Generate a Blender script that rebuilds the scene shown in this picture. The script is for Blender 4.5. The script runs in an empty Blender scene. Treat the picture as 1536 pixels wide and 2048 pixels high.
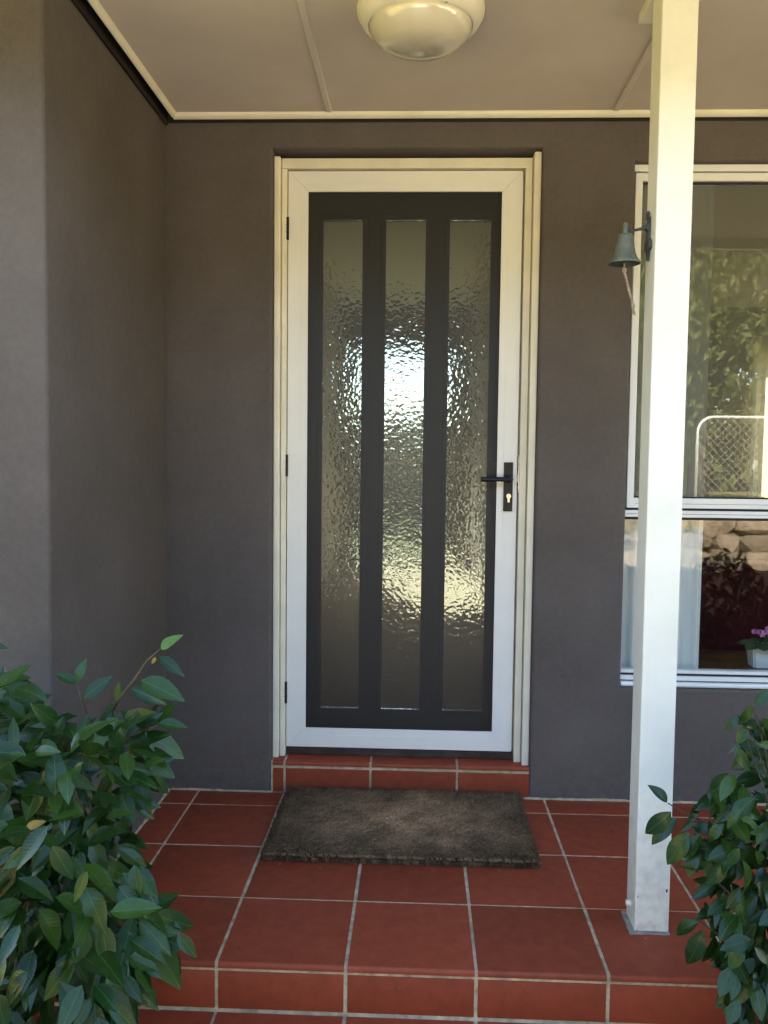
import bpy, bmesh, math, random
from mathutils import Vector, Matrix
random.seed(7)
R = math.radians
SC = bpy.context.scene
COL = SC.collection

# ------------------------------------------------------------------ camera
FPX = 1710.7                                   # focal length in pixels of the 1536x2048 picture
CAM = Vector((0.7717, -2.9806, 1.197))
PITCH, YAW, ROLL = 0.0622647, 0.0394747, 0.0111079
_fw = Vector((-math.sin(YAW) * math.cos(PITCH), math.cos(YAW) * math.cos(PITCH), -math.sin(PITCH)))
_r0 = Vector((math.cos(YAW), math.sin(YAW), 0))
_u0 = _r0.cross(_fw)
_rt = _r0 * math.cos(ROLL) + _u0 * math.sin(ROLL)
_up = -_r0 * math.sin(ROLL) + _u0 * math.cos(ROLL)
cam_d = bpy.data.cameras.new('camera')
cam = bpy.data.objects.new('camera', cam_d)
COL.objects.link(cam)
cam_d.sensor_fit = 'VERTICAL'
cam_d.sensor_height = 24.0
cam_d.lens = FPX / 2048 * 24.0
cam_d.clip_start = 0.05
cam_d.clip_end = 1000
cam.matrix_world = Matrix(((_rt.x, _up.x, -_fw.x, CAM.x), (_rt.y, _up.y, -_fw.y, CAM.y),
                           (_rt.z, _up.z, -_fw.z, CAM.z), (0, 0, 0, 1)))
SC.camera = cam

def at(u, v, y):
    """world point on the plane Y=y that was measured at photo pixel (u, v)"""
    d = _fw * FPX + _rt * (u - 768) + _up * (1024 - v)
    return CAM + d * ((y - CAM.y) / d.y)

# ------------------------------------------------------------------ world, sun, exposure
SUN_EL, SUN_AZ = R(38), R(14)                   # the sun stands behind the house, a little to the west of it
sun_from = Vector((-math.sin(SUN_AZ) * math.cos(SUN_EL), math.cos(SUN_AZ) * math.cos(SUN_EL), math.sin(SUN_EL)))
world = bpy.data.worlds.new('World')
SC.world = world
world.use_nodes = True
wn = world.node_tree
bg = wn.nodes['Background']
sky = wn.nodes.new('ShaderNodeTexSky')
sky.sky_type = 'NISHITA'
sky.sun_disc = False
sky.sun_elevation = SUN_EL
sky.sun_rotation = -SUN_AZ
sky.air_density = 1.0
sky.dust_density = 0.9
sky.ozone_density = 0.8
wn.links.new(sky.outputs[0], bg.inputs[0])
bg.inputs[1].default_value = 0.075
sl = bpy.data.lights.new('sun', 'SUN')
sl.energy = 5.0
sl.angle = R(0.5)
sl.color = (1.0, 0.93, 0.80)
sun = bpy.data.objects.new('sun', sl)
COL.objects.link(sun)
sun.location = sun_from * 30
sun.rotation_euler = (-sun_from).to_track_quat('-Z', 'Y').to_euler()
SC.view_settings.view_transform = 'Standard'
SC.view_settings.look = 'None'
SC.view_settings.gamma = 1.0
SC.view_settings.use_curve_mapping = False
SC.view_settings.exposure = 4.05
SC.cycles.use_denoising = True
SC.cycles.max_bounces = 12
SC.cycles.diffuse_bounces = 6
SC.cycles.transparent_max_bounces = 24
SC.cycles.sample_clamp_indirect = 12
SC.cycles.caustics_refractive = False
SC.cycles.caustics_reflective = False

# ------------------------------------------------------------------ helpers: objects
def tag(o, label=None, cat=None, group=None, kind=None):
    if label: o['label'] = label
    if cat: o['category'] = cat
    if group: o['group'] = group
    if kind: o['kind'] = kind
    return o

def link(name, me, mat=None, parent=None):
    o = bpy.data.objects.new(name, me)
    COL.objects.link(o)
    if mat is not None and me is not None and not me.materials:
        me.materials.append(mat)
    if parent is not None:
        o.parent = parent
    return o

def thing(name, label, cat, group=None):
    return tag(link(name, None), label, cat, group)

def mesh(name, bm, smooth=False, auto=None):
    me = bpy.data.meshes.new(name)
    bm.normal_update()
    bm.to_mesh(me)
    bm.free()
    if smooth or auto:
        for p in me.polygons: p.use_smooth = True
        if auto:
            me.set_sharp_from_angle(angle=R(auto))
    return me

def build(name, bm, mat, parent=None, smooth=False, auto=None):
    return link(name, mesh(name, bm, smooth, auto), mat, parent)

def B(): return bmesh.new()

def box(bm, x0, x1, y0, y1, z0, z1, bev=0, seg=1):
    t = bmesh.new()
    vs = [t.verts.new((x, y, z)) for x in (x0, x1) for y in (y0, y1) for z in (z0, z1)]
    for f in ((0, 1, 3, 2), (4, 6, 7, 5), (0, 4, 5, 1), (2, 3, 7, 6), (0, 2, 6, 4), (1, 5, 7, 3)):
        t.faces.new([vs[i] for i in f])
    if bev:
        bmesh.ops.bevel(t, geom=t.edges[:], offset=bev, segments=seg, profile=0.6, affect='EDGES')
    bmesh.ops.recalc_face_normals(t, faces=t.faces[:])
    _merge(bm, t)
    return bm

def _merge(bm, t, mtx=None):
    m = {}
    for v in t.verts:
        m[v] = bm.verts.new(mtx @ v.co if mtx else v.co)
    for f in t.faces:
        try:
            nf = bm.faces.new([m[v] for v in f.verts]); nf.smooth = f.smooth
        except ValueError:
            pass
    t.free()

def boxm(name, mat, parent, *a, bev=0, seg=1):
    return build(name, box(B(), *a, bev=bev, seg=seg), mat, parent)

def lathe(bm, prof, c, n=32, axis='Z'):
    rings = []
    for r, z in prof:
        rings.append([bm.verts.new((c[0] + r * math.cos(2 * math.pi * k / n), c[1] + r * math.sin(2 * math.pi * k / n), c[2] + z)) for k in range(n)] if r > 1e-6
                     else [bm.verts.new((c[0], c[1], c[2] + z))])
    for a, b in zip(rings, rings[1:]):
        for k in range(n):
            k2 = (k + 1) % n
            q = [a[k % len(a)], a[k2 % len(a)], b[k2 % len(b)], b[k % len(b)]]
            u = []
            for v in q:
                if v not in u: u.append(v)
            if len(u) > 2:
                try: bm.faces.new(u)
                except ValueError: pass
    bmesh.ops.recalc_face_normals(bm, faces=bm.faces[:])
    return bm

def tube(bm, pts, rad, n=8, cap=True):
    pts = [Vector(p) for p in pts]
    rs = rad if isinstance(rad, (list, tuple)) else [rad] * len(pts)
    up = Vector((0.13, 0.27, 0.95))
    rings = []
    for i, p in enumerate(pts):
        d = (pts[min(i + 1, len(pts) - 1)] - pts[max(i - 1, 0)]).normalized()
        a = d.cross(up)
        if a.length < 0.05: a = d.cross(Vector((1, 0, 0)))
        a.normalize(); b = d.cross(a)
        rings.append([bm.verts.new(p + (a * math.cos(2 * math.pi * k / n) + b * math.sin(2 * math.pi * k / n)) * rs[i]) for k in range(n)])
    for a, b in zip(rings, rings[1:]):
        for k in range(n):
            f = bm.faces.new((a[k], a[(k + 1) % n], b[(k + 1) % n], b[k])); f.smooth = True
    if cap:
        bm.faces.new(rings[0][::-1]); bm.faces.new(rings[-1])
    return bm

def prism(bm, poly, axis, a, b):
    """extrude a polygon given in the two other axes along axis from a to b"""
    def P(p, t):
        return {'X': (t, p[0], p[1]), 'Y': (p[0], t, p[1]), 'Z': (p[0], p[1], t)}[axis]
    t = bmesh.new()
    va = [t.verts.new(P(p, a)) for p in poly]
    vb = [t.verts.new(P(p, b)) for p in poly]
    n = len(poly)
    t.faces.new(va); t.faces.new(vb[::-1])
    for k in range(n):
        t.faces.new((va[k], va[(k + 1) % n], vb[(k + 1) % n], vb[k]))
    bmesh.ops.recalc_face_normals(t, faces=t.faces[:])
    _merge(bm, t)
    return bm

# ------------------------------------------------------------------ helpers: materials
def nt(name):
    m = bpy.data.materials.new(name)
    m.use_nodes = True
    n = m.node_tree
    return m, n, n.nodes['Principled BSDF'], n.nodes, n.links

def rgb(c): return (c[0], c[1], c[2], 1)

def surf(name, col, rough=0.6, var=0.15, scale=3.0, bump=0.1, bscale=180, bdist=0.002, spec=0.4, col2=None,
         rnd=0.0, metal=0.0, big=0.0, bigscale=0.8, speck=None, rvar=0.1, coords='pos'):
    m, n, p, N, L = nt(name)
    if coords == 'pos':
        g = N.new('ShaderNodeNewGeometry'); co = g.outputs['Position']
    else:
        g = N.new('ShaderNodeTexCoord'); co = g.outputs['Object']
    t = N.new('ShaderNodeTexNoise'); t.inputs['Scale'].default_value = scale; t.inputs['Detail'].default_value = 8
    t.inputs['Roughness'].default_value = 0.65
    L.new(co, t.inputs['Vector'])
    mix = N.new('ShaderNodeMix'); mix.data_type = 'RGBA'
    c2 = col2 or [c * (1 - var * 2) for c in col]
    c1 = [min(c * (1 + var), 0.95) for c in col] if not col2 else col
    mix.inputs[6].default_value = rgb(c1); mix.inputs[7].default_value = rgb(c2)
    ramp = N.new('ShaderNodeMapRange'); ramp.inputs[1].default_value = 0.3; ramp.inputs[2].default_value = 0.7
    L.new(t.outputs[0], ramp.inputs[0]); L.new(ramp.outputs[0], mix.inputs[0])
    out = mix.outputs[2]
    if big:
        t3 = N.new('ShaderNodeTexNoise'); t3.inputs['Scale'].default_value = bigscale; t3.inputs['Detail'].default_value = 7; t3.inputs['Roughness'].default_value = 0.6
        L.new(co, t3.inputs['Vector'])
        mr = N.new('ShaderNodeMapRange'); mr.inputs[1].default_value = 0.3; mr.inputs[2].default_value = 0.7
        mr.inputs[3].default_value = 1 - big; mr.inputs[4].default_value = 1 + big
        L.new(t3.outputs[0], mr.inputs[0])
        h = N.new('ShaderNodeHueSaturation'); L.new(mr.outputs[0], h.inputs['Value']); L.new(out, h.inputs['Color'])
        out = h.outputs[0]
    if rnd:
        oi = N.new('ShaderNodeObjectInfo')
        mr = N.new('ShaderNodeMapRange'); mr.inputs[3].default_value = 1 - rnd; mr.inputs[4].default_value = 1 + rnd
        L.new(oi.outputs['Random'], mr.inputs[0])
        h = N.new('ShaderNodeHueSaturation'); L.new(mr.outputs[0], h.inputs['Value']); L.new(out, h.inputs['Color'])
        out = h.outputs[0]
    if speck:
        v = N.new('ShaderNodeTexVoronoi'); v.inputs['Scale'].default_value = speck[0]; L.new(co, v.inputs['Vector'])
        lt = N.new('ShaderNodeMath'); lt.operation = 'LESS_THAN'; lt.inputs[1].default_value = speck[1]
        L.new(v.outputs['Distance'], lt.inputs[0])
        sx = N.new('ShaderNodeSeparateColor'); L.new(v.outputs['Color'], sx.inputs[0])
        gt = N.new('ShaderNodeMath'); gt.operation = 'GREATER_THAN'; gt.inputs[1].default_value = speck[2]
        L.new(sx.outputs[0], gt.inputs[0])
        mu = N.new('ShaderNodeMath'); mu.operation = 'MULTIPLY'; L.new(lt.outputs[0], mu.inputs[0]); L.new(gt.outputs[0], mu.inputs[1])
        m2 = N.new('ShaderNodeMix'); m2.data_type = 'RGBA'; L.new(mu.outputs[0], m2.inputs[0]); L.new(out, m2.inputs[6])
        m2.inputs[7].default_value = rgb(speck[3]); out = m2.outputs[2]
    L.new(out, p.inputs['Base Color'])
    rr = N.new('ShaderNodeMapRange'); rr.inputs[3].default_value = max(rough - rvar, 0.02); rr.inputs[4].default_value = min(rough + rvar, 1)
    L.new(t.outputs[0], rr.inputs[0]); L.new(rr.outputs[0], p.inputs['Roughness'])
    p.inputs['Specular IOR Level'].default_value = spec
    p.inputs['Metallic'].default_value = metal
    if bump:
        b = N.new('ShaderNodeTexNoise'); b.inputs['Scale'].default_value = bscale; b.inputs['Detail'].default_value = 4
        L.new(co, b.inputs['Vector'])
        bn = N.new('ShaderNodeBump'); bn.inputs['Strength'].default_value = bump; bn.inputs['Distance'].default_value = bdist
        L.new(b.outputs[0], bn.inputs['Height']); L.new(bn.outputs[0], p.inputs['Normal'])
    return m

M = {}
M['wall'] = surf('brown_render', (0.112, 0.094, 0.085), 0.85, 0.045, 60, 0.8, 420, 0.003, 0.25, big=0.17, bigscale=2.4,
                 speck=(7, 0.03, 0.9, (0.35, 0.3, 0.26)))
M['ceiling'] = surf('taupe_ceiling_paint', (0.58, 0.49, 0.405), 0.8, 0.04, 3, 0.12, 300, 0.001, 0.3, big=0.04,
                    speck=(6, 0.015, 0.75, (0.6, 0.56, 0.5)))
M['joiner'] = surf('ceiling_joiner', (0.60, 0.515, 0.43), 0.6, 0.04, 3, 0.05)
M['trim'] = surf('cream_gloss_trim', (0.74, 0.68, 0.53), 0.42, 0.05, 6, 0.25, 60, 0.002, 0.45)
M['jamb'] = surf('cream_jamb_paint', (0.74, 0.68, 0.54), 0.45, 0.06, 8, 0.3, 70, 0.002, 0.45, speck=(22, 0.05, 0.93, (0.3, 0.25, 0.2)))
M['powder'] = surf('white_powder_coat', (0.78, 0.755, 0.70), 0.38, 0.025, 5, 0.04, 600, 0.0005, 0.5)
M['post'] = surf('white_post_paint', (0.82, 0.79, 0.69), 0.45, 0.05, 4, 0.18, 50, 0.002, 0.5, big=0.04, bigscale=3,
                 speck=(13, 0.03, 0.9, (0.5, 0.46, 0.4)))
def dirty_foot(m, z1, amount, col):
    N, L = m.node_tree.nodes, m.node_tree.links
    p = N['Principled BSDF']; src = p.inputs['Base Color'].links[0].from_socket
    g = N.new('ShaderNodeNewGeometry'); sx = N.new('ShaderNodeSeparateXYZ'); L.new(g.outputs['Position'], sx.inputs[0])
    mr = N.new('ShaderNodeMapRange'); mr.inputs[1].default_value = z1; mr.inputs[2].default_value = 0.0; L.new(sx.outputs[2], mr.inputs[0])
    ns = N.new('ShaderNodeTexNoise'); ns.inputs['Scale'].default_value = 34; ns.inputs['Detail'].default_value = 7; L.new(g.outputs['Position'], ns.inputs['Vector'])
    m2 = N.new('ShaderNodeMapRange'); m2.inputs[1].default_value = 0.42; m2.inputs[2].default_value = 0.68; L.new(ns.outputs[0], m2.inputs[0])
    mu = N.new('ShaderNodeMath'); mu.operation = 'MULTIPLY'; L.new(mr.outputs[0], mu.inputs[0]); L.new(m2.outputs[0], mu.inputs[1])
    mv = N.new('ShaderNodeMath'); mv.operation = 'MULTIPLY'; mv.inputs[1].default_value = amount; L.new(mu.outputs[0], mv.inputs[0])
    mx = N.new('ShaderNodeMix'); mx.data_type = 'RGBA'; L.new(mv.outputs[0], mx.inputs[0]); L.new(src, mx.inputs[6]); mx.inputs[7].default_value = rgb(col)
    L.new(mx.outputs[2], p.inputs['Base Color'])
dirty_foot(M['post'], 0.45, 0.55, (0.42, 0.36, 0.28))
dirty_foot(M['wall'], 0.30, 0.5, (0.16, 0.125, 0.10))
M['tile'] = surf('terracotta_tile', (0.262, 0.050, 0.021), 0.55, 0.09, 26, 0.25, 300, 0.001, 0.3, rnd=0.15, big=0.06, bigscale=9,
                 speck=(55, 0.06, 0.93, (0.40, 0.24, 0.18)), rvar=0.15)
M['grout'] = surf('grey_grout', (0.56, 0.44, 0.29), 0.95, 0.25, 30, 0.8, 240, 0.002, 0.2, big=0.15, bigscale=5)
M['gapshade'] = surf('near_black_gap_shade', (0.022, 0.016, 0.013), 0.6, 0.15, 12, 0.2, 90, 0.001, 0.3)  # shade of the ceiling edge gap, put into a near-black colour
M['black'] = surf('black_satin_metal', (0.008, 0.008, 0.009), 0.38, 0.1, 9, 0.05, 300, 0.0004, 0.3)
M['chrome'] = surf('worn_nickel', (0.76, 0.75, 0.70), 0.25, 0.05, 40, 0, metal=1.0)
M['door'] = surf('charcoal_door_paint', (0.030, 0.028, 0.029), 0.5, 0.1, 6, 0.1, 120, 0.001, 0.4)
M['timber'] = surf('dark_sill_timber', (0.055, 0.036, 0.028), 0.7, 0.3, 14, 0.4, 120, 0.002, 0.3)
M['alu'] = surf('white_aluminium', (0.78, 0.78, 0.76), 0.36, 0.02, 5, 0.03, 500, 0.0005, 0.5)
M['rubber'] = surf('black_gasket', (0.015, 0.015, 0.017), 0.6, 0.1, 9, 0)
M['verdigris'] = surf('verdigris_bell_metal', (0.17, 0.175, 0.125), 0.6, 0.3, 26, 0.5, 160, 0.002, 0.5, col2=(0.075, 0.085, 0.068), metal=0.25)
M['iron'] = surf('dark_cast_iron', (0.05, 0.062, 0.058), 0.6, 0.3, 30, 0.6, 180, 0.002, 0.5, metal=0.3)
M['rope'] = surf('beige_rope', (0.45, 0.35, 0.26), 0.95, 0.25, 90, 0.9, 500, 0.002, 0.1)
M['sealant'] = surf('grey_sealant', (0.33, 0.30, 0.25), 0.7, 0.2, 30, 0.6, 120, 0.002, 0.3)
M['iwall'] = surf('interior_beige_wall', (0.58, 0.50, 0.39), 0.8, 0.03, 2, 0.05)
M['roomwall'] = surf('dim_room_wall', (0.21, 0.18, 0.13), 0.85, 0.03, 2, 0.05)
M['ifloor'] = surf('beige_carpet', (0.54, 0.45, 0.32), 0.95, 0.15, 40, 0.5, 300, 0.003, 0.0)
M['iceil'] = surf('interior_ceiling_white', (0.72, 0.70, 0.65), 0.8, 0.03, 2, 0.03)
M['bench'] = surf('brown_timber_sill_board', (0.10, 0.045, 0.022), 0.4, 0.35, 12, 0.05, 60)
M['leather'] = surf('maroon_leather', (0.085, 0.012, 0.015), 0.65, 0.25, 8, 0.3, 90, 0.003, 0.10)
M['pot'] = surf('white_glazed_pot', (0.80, 0.82, 0.82), 0.22, 0.02, 3, 0)
M['soil'] = surf('potting_soil', (0.03, 0.02, 0.014), 0.95, 0.3, 60, 0.8, 200)
M['petal'] = surf('pink_petal', (0.62, 0.20, 0.42), 0.6, 0.25, 60, 0.1, rnd=0.2)
M['twig'] = surf('green_brown_twig', (0.085, 0.062, 0.03), 0.75, 0.3, 30, 0.4, 150)
M['lawn'] = surf('dry_lawn', (0.25, 0.22, 0.08), 0.95, 0.25, 2.5, 0.9, 60, 0.03, 0.2, big=0.2, bigscale=0.3)
M['paving'] = surf('sandy_concrete', (0.56, 0.49, 0.37), 0.9, 0.12, 6, 0.5, 140, 0.004, 0.3, big=0.1)
M['mulch'] = surf('dark_bark_mulch', (0.020, 0.013, 0.010), 0.95, 0.4, 40, 0.9, 60, 0.02, 0.05)
M['rock'] = surf('sandstone', (0.15, 0.115, 0.08), 0.9, 0.3, 5, 0.8, 30, 0.02, 0.3, rnd=0.3)
M['steel'] = surf('galvanised_tube', (0.62, 0.60, 0.55), 0.4, 0.1, 12, 0.1, metal=0.6)
M['wire'] = surf('dull_wire', (0.22, 0.2, 0.16), 0.7, 0.1, 12, 0)
M['bark'] = surf('grey_bark', (0.12, 0.09, 0.065), 0.9, 0.35, 9, 0.9, 30, 0.02)
M['paling'] = surf('weathered_paling', (0.16, 0.12, 0.085), 0.9, 0.2, 12, 0.4, 60, rnd=0.2)
M['roof'] = surf('roof_tile_brown', (0.11, 0.07, 0.055), 0.8, 0.2, 5, 0.4, 40)
M['brickside'] = surf('plain_render', (0.2, 0.17, 0.14), 0.9, 0.1, 4, 0.3)

def leafmat(name, c1, c2, rough=0.38, trans=0.25, vein=(0.12, 0.2, 0.05), L_=1.0):
    """leaf meshes are 1 long in local X, midrib on Y=0"""
    m, n, p, N, L = nt(name)
    oi = N.new('ShaderNodeObjectInfo')
    tc = N.new('ShaderNodeTexCoord')
    mix = N.new('ShaderNodeMix'); mix.data_type = 'RGBA'
    mix.inputs[6].default_value = rgb(c1); mix.inputs[7].default_value = rgb(c2)
    pw = N.new('ShaderNodeMath'); pw.operation = 'POWER'; pw.inputs[1].default_value = 1.6
    L.new(oi.outputs['Random'], pw.inputs[0]); L.new(pw.outputs[0], mix.inputs[0])
    ns = N.new('ShaderNodeTexNoise'); ns.inputs['Scale'].default_value = 5; L.new(tc.outputs['Object'], ns.inputs['Vector'])
    mr = N.new('ShaderNodeMapRange'); mr.inputs[3].default_value = 0.7; mr.inputs[4].default_value = 1.3; L.new(ns.outputs[0], mr.inputs[0])
    hs = N.new('ShaderNodeHueSaturation'); L.new(mr.outputs[0], hs.inputs['Value']); L.new(mix.outputs[2], hs.inputs['Color'])
    sx = N.new('ShaderNodeSeparateXYZ'); L.new(tc.outputs['Object'], sx.inputs[0])
    ab = N.new('ShaderNodeMath'); ab.operation = 'ABSOLUTE'; L.new(sx.outputs[1], ab.inputs[0])
    mid = N.new('ShaderNodeMath'); mid.operation = 'LESS_THAN'; mid.inputs[1].default_value = 0.008; L.new(ab.outputs[0], mid.inputs[0])
    m2 = N.new('ShaderNodeMix'); m2.data_type = 'RGBA'; L.new(hs.outputs[0], m2.inputs[6]); m2.inputs[7].default_value = rgb(vein)
    mf = N.new('ShaderNodeMath'); mf.operation = 'MULTIPLY'; mf.inputs[1].default_value = 0.7; L.new(mid.outputs[0], mf.inputs[0])
    L.new(mf.outputs[0], m2.inputs[0])
    L.new(m2.outputs[2], p.inputs['Base Color'])
    p.inputs['Roughness'].default_value = rough
    p.inputs['Specular IOR Level'].default_value = 0.34
    # side veins as relief
    cb = N.new('ShaderNodeMath'); cb.operation = 'MULTIPLY_ADD'; cb.inputs[1].default_value = -0.8; L.new(ab.outputs[0], cb.inputs[0]); L.new(sx.outputs[0], cb.inputs[2])
    wv = N.new('ShaderNodeMath'); wv.operation = 'MULTIPLY'; wv.inputs[1].default_value = 75; L.new(cb.outputs[0], wv.inputs[0])
    sn = N.new('ShaderNodeMath'); sn.operation = 'SINE'; L.new(wv.outputs[0], sn.inputs[0])
    bn = N.new('ShaderNodeBump'); bn.inputs['Strength'].default_value = 0.10; bn.inputs['Distance'].default_value = 0.001
    L.new(sn.outputs[0], bn.inputs['Height']); L.new(bn.outputs[0], p.inputs['Normal'])
    tr = N.new('ShaderNodeBsdfTranslucent'); L.new(m2.outputs[2], tr.inputs[0])
    ms = N.new('ShaderNodeMixShader'); ms.inputs[0].default_value = trans
    L.new(p.outputs[0], ms.inputs[1]); L.new(tr.outputs[0], ms.inputs[2])
    L.new(ms.outputs[0], N['Material Output'].inputs[0])
    return m
M['leafL'] = leafmat('broad_green_leaf', (0.009, 0.034, 0.006), (0.032, 0.074, 0.009), 0.29, 0.14, (0.06, 0.13, 0.03))
M['leafR'] = leafmat('glossy_green_leaf', (0.008, 0.030, 0.005), (0.032, 0.072, 0.009), 0.25, 0.14, (0.05, 0.11, 0.03))
M['leafY'] = leafmat('young_lime_leaf', (0.09, 0.19, 0.035), (0.13, 0.23, 0.045), 0.4, 0.3)
M['leafD'] = leafmat('dead_yellow_leaf', (0.30, 0.22, 0.05), (0.32, 0.2, 0.05), 0.6, 0.3)
M['violet_leaf'] = leafmat('felted_violet_leaf', (0.06, 0.09, 0.04), (0.07, 0.10, 0.045), 0.8, 0.15)
M['tree_leaf'] = leafmat('tree_foliage', (0.075, 0.085, 0.022), (0.11, 0.105, 0.028), 0.6, 0.3)

def glass_clear(name, tint=(1, 1, 1), gain=1.0):
    m, n, p, N, L = nt(name)
    N.remove(p)
    lw = N.new('ShaderNodeLayerWeight'); lw.inputs['Blend'].default_value = 0.5
    pw = N.new('ShaderNodeMath'); pw.operation = 'POWER'; pw.inputs[1].default_value = 5.0; L.new(lw.outputs['Facing'], pw.inputs[0])
    mu = N.new('ShaderNodeMath'); mu.operation = 'MULTIPLY_ADD'; mu.inputs[1].default_value = 0.9; mu.inputs[2].default_value = 0.048 * gain; mu.use_clamp = True
    L.new(pw.outputs[0], mu.inputs[0])
    t = N.new('ShaderNodeBsdfTransparent'); t.inputs[0].default_value = rgb(tint)
    g = N.new('ShaderNodeBsdfGlossy'); g.inputs['Roughness'].default_value = 0.0
    ms = N.new('ShaderNodeMixShader'); L.new(mu.outputs[0], ms.inputs[0]); L.new(t.outputs[0], ms.inputs[1]); L.new(g.outputs[0], ms.inputs[2])
    L.new(ms.outputs[0], N['Material Output'].inputs[0])
    return m
M['glass'] = glass_clear('window_glass', (0.93, 0.95, 0.94), 1.25)

M['tinted'] = glass_clear('blue_tinted_glass', (0.54, 0.60, 0.61), 1.0)

def glass_hammered():
    m, n, p, N, L = nt('hammered_glass')
    p.inputs['Base Color'].default_value = (0.93, 0.96, 0.95, 1)
    p.inputs['Transmission Weight'].default_value = 1.0
    p.inputs['Roughness'].default_value = 0.03
    p.inputs['IOR'].default_value = 1.5
    g = N.new('ShaderNodeNewGeometry')
    ns = N.new('ShaderNodeTexNoise'); ns.inputs['Scale'].default_value = 45; L.new(g.outputs['Position'], ns.inputs['Vector'])
    ad = N.new('ShaderNodeVectorMath'); ad.operation = 'SCALE'; ad.inputs['Scale'].default_value = 0.005; L.new(ns.outputs['Color'], ad.inputs[0])
    a2 = N.new('ShaderNodeVectorMath'); a2.operation = 'ADD'; L.new(g.outputs['Position'], a2.inputs[0]); L.new(ad.outputs[0], a2.inputs[1])
    v = N.new('ShaderNodeTexVoronoi'); v.feature = 'SMOOTH_F1'; v.inputs['Scale'].default_value = 74; v.inputs['Smoothness'].default_value = 0.3
    L.new(a2.outputs[0], v.inputs['Vector'])
    bn = N.new('ShaderNodeBump'); bn.inputs['Strength'].default_value = 1.0; bn.inputs['Distance'].default_value = 0.0013
    L.new(v.outputs['Distance'], bn.inputs['Height']); L.new(bn.outputs[0], p.inputs['Normal'])
    return m
M['hammered'] = glass_hammered()

def screen_mat(name, col, open_, pitch, rough=0.5):
    """woven wire: round holes between dark wires, see-through by real openings of the weave"""
    m, n, p, N, L = nt(name)
    p.inputs['Base Color'].default_value = rgb(col); p.inputs['Roughness'].default_value = rough
    g = N.new('ShaderNodeNewGeometry'); sx = N.new('ShaderNodeSeparateXYZ'); L.new(g.outputs['Position'], sx.inputs[0])
    outs = []
    for k in (0, 2):
        a = N.new('ShaderNodeMath'); a.operation = 'MULTIPLY'; a.inputs[1].default_value = 1 / pitch; L.new(sx.outputs[k], a.inputs[0])
        f = N.new('ShaderNodeMath'); f.operation = 'FRACT'; L.new(a.outputs[0], f.inputs[0])
        c = N.new('ShaderNodeMath'); c.operation = 'LESS_THAN'; c.inputs[1].default_value = math.sqrt(open_); L.new(f.outputs[0], c.inputs[0])
        outs.append(c)
    mu = N.new('ShaderNodeMath'); mu.operation = 'MULTIPLY'; L.new(outs[0].outputs[0], mu.inputs[0]); L.new(outs[1].outputs[0], mu.inputs[1])
    t = N.new('ShaderNodeBsdfTransparent')
    ms = N.new('ShaderNodeMixShader'); L.new(mu.outputs[0], ms.inputs[0]); L.new(p.outputs[0], ms.inputs[1]); L.new(t.outputs[0], ms.inputs[2])
    L.new(ms.outputs[0], N['Material Output'].inputs[0])
    return m
M['mesh'] = screen_mat('black_woven_mesh', (0.020, 0.019, 0.020), 0.40, 0.0021)
M['flyscreen'] = screen_mat('grey_fibreglass_screen', (0.13, 0.12, 0.10), 0.40, 0.0016)

def cloth(name, col, trans):
    m, n, p, N, L = nt(name)
    p.inputs['Base Color'].default_value = rgb(col); p.inputs['Roughness'].default_value = 0.9
    t = N.new('ShaderNodeBsdfTranslucent'); t.inputs[0].default_value = rgb(col)
    ms = N.new('ShaderNodeMixShader'); ms.inputs[0].default_value = trans
    L.new(p.outputs[0], ms.inputs[1]); L.new(t.outputs[0], ms.inputs[2]); L.new(ms.outputs[0], N['Material Output'].inputs[0])
    return m
M['curtain'] = cloth('white_lined_curtain', (0.90, 0.91, 0.91), 0.12)
M['creamcloth'] = cloth('cream_sheer_curtain', (0.70, 0.62, 0.42), 0.4)

def opal():
    m, n, p, N, L = nt('opal_glass_bowl')
    g = N.new('ShaderNodeNewGeometry'); sx = N.new('ShaderNodeSeparateXYZ'); L.new(g.outputs['Position'], sx.inputs[0])
    # insects and dust lie in the lowest part of the bowl
    mr = N.new('ShaderNodeMapRange'); mr.inputs[1].default_value = 2.244; mr.inputs[2].default_value = 2.264; mr.inputs[3].default_value = 1; mr.inputs[4].default_value = 0
    L.new(sx.outputs[2], mr.inputs[0])
    ns = N.new('ShaderNodeTexNoise'); ns.inputs['Scale'].default_value = 16; ns.inputs['Detail'].default_value = 6; L.new(g.outputs['Position'], ns.inputs['Vector'])
    mr2 = N.new('ShaderNodeMapRange'); mr2.inputs[1].default_value = 0.15; mr2.inputs[2].default_value = 0.75; L.new(ns.outputs[0], mr2.inputs[0])
    mu = N.new('ShaderNodeMath'); mu.operation = 'MULTIPLY'; L.new(mr.outputs[0], mu.inputs[0]); L.new(mr2.outputs[0], mu.inputs[1])
    mix = N.new('ShaderNodeMix'); mix.data_type = 'RGBA'; mix.inputs[6].default_value = (0.62, 0.56, 0.43, 1); mix.inputs[7].default_value = (0.27, 0.225, 0.19, 1)
    L.new(mu.outputs[0], mix.inputs[0]); L.new(mix.outputs[2], p.inputs['Base Color'])
    p.inputs['Roughness'].default_value = 0.18
    p.inputs['Subsurface Weight'].default_value = 0.15
    p.inputs['Subsurface Radius'].default_value = (0.02, 0.02, 0.015)
    p.inputs['Coat Weight'].default_value = 0.9; p.inputs['Coat Roughness'].default_value = 0.05
    return m
M['opal'] = opal()

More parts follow.
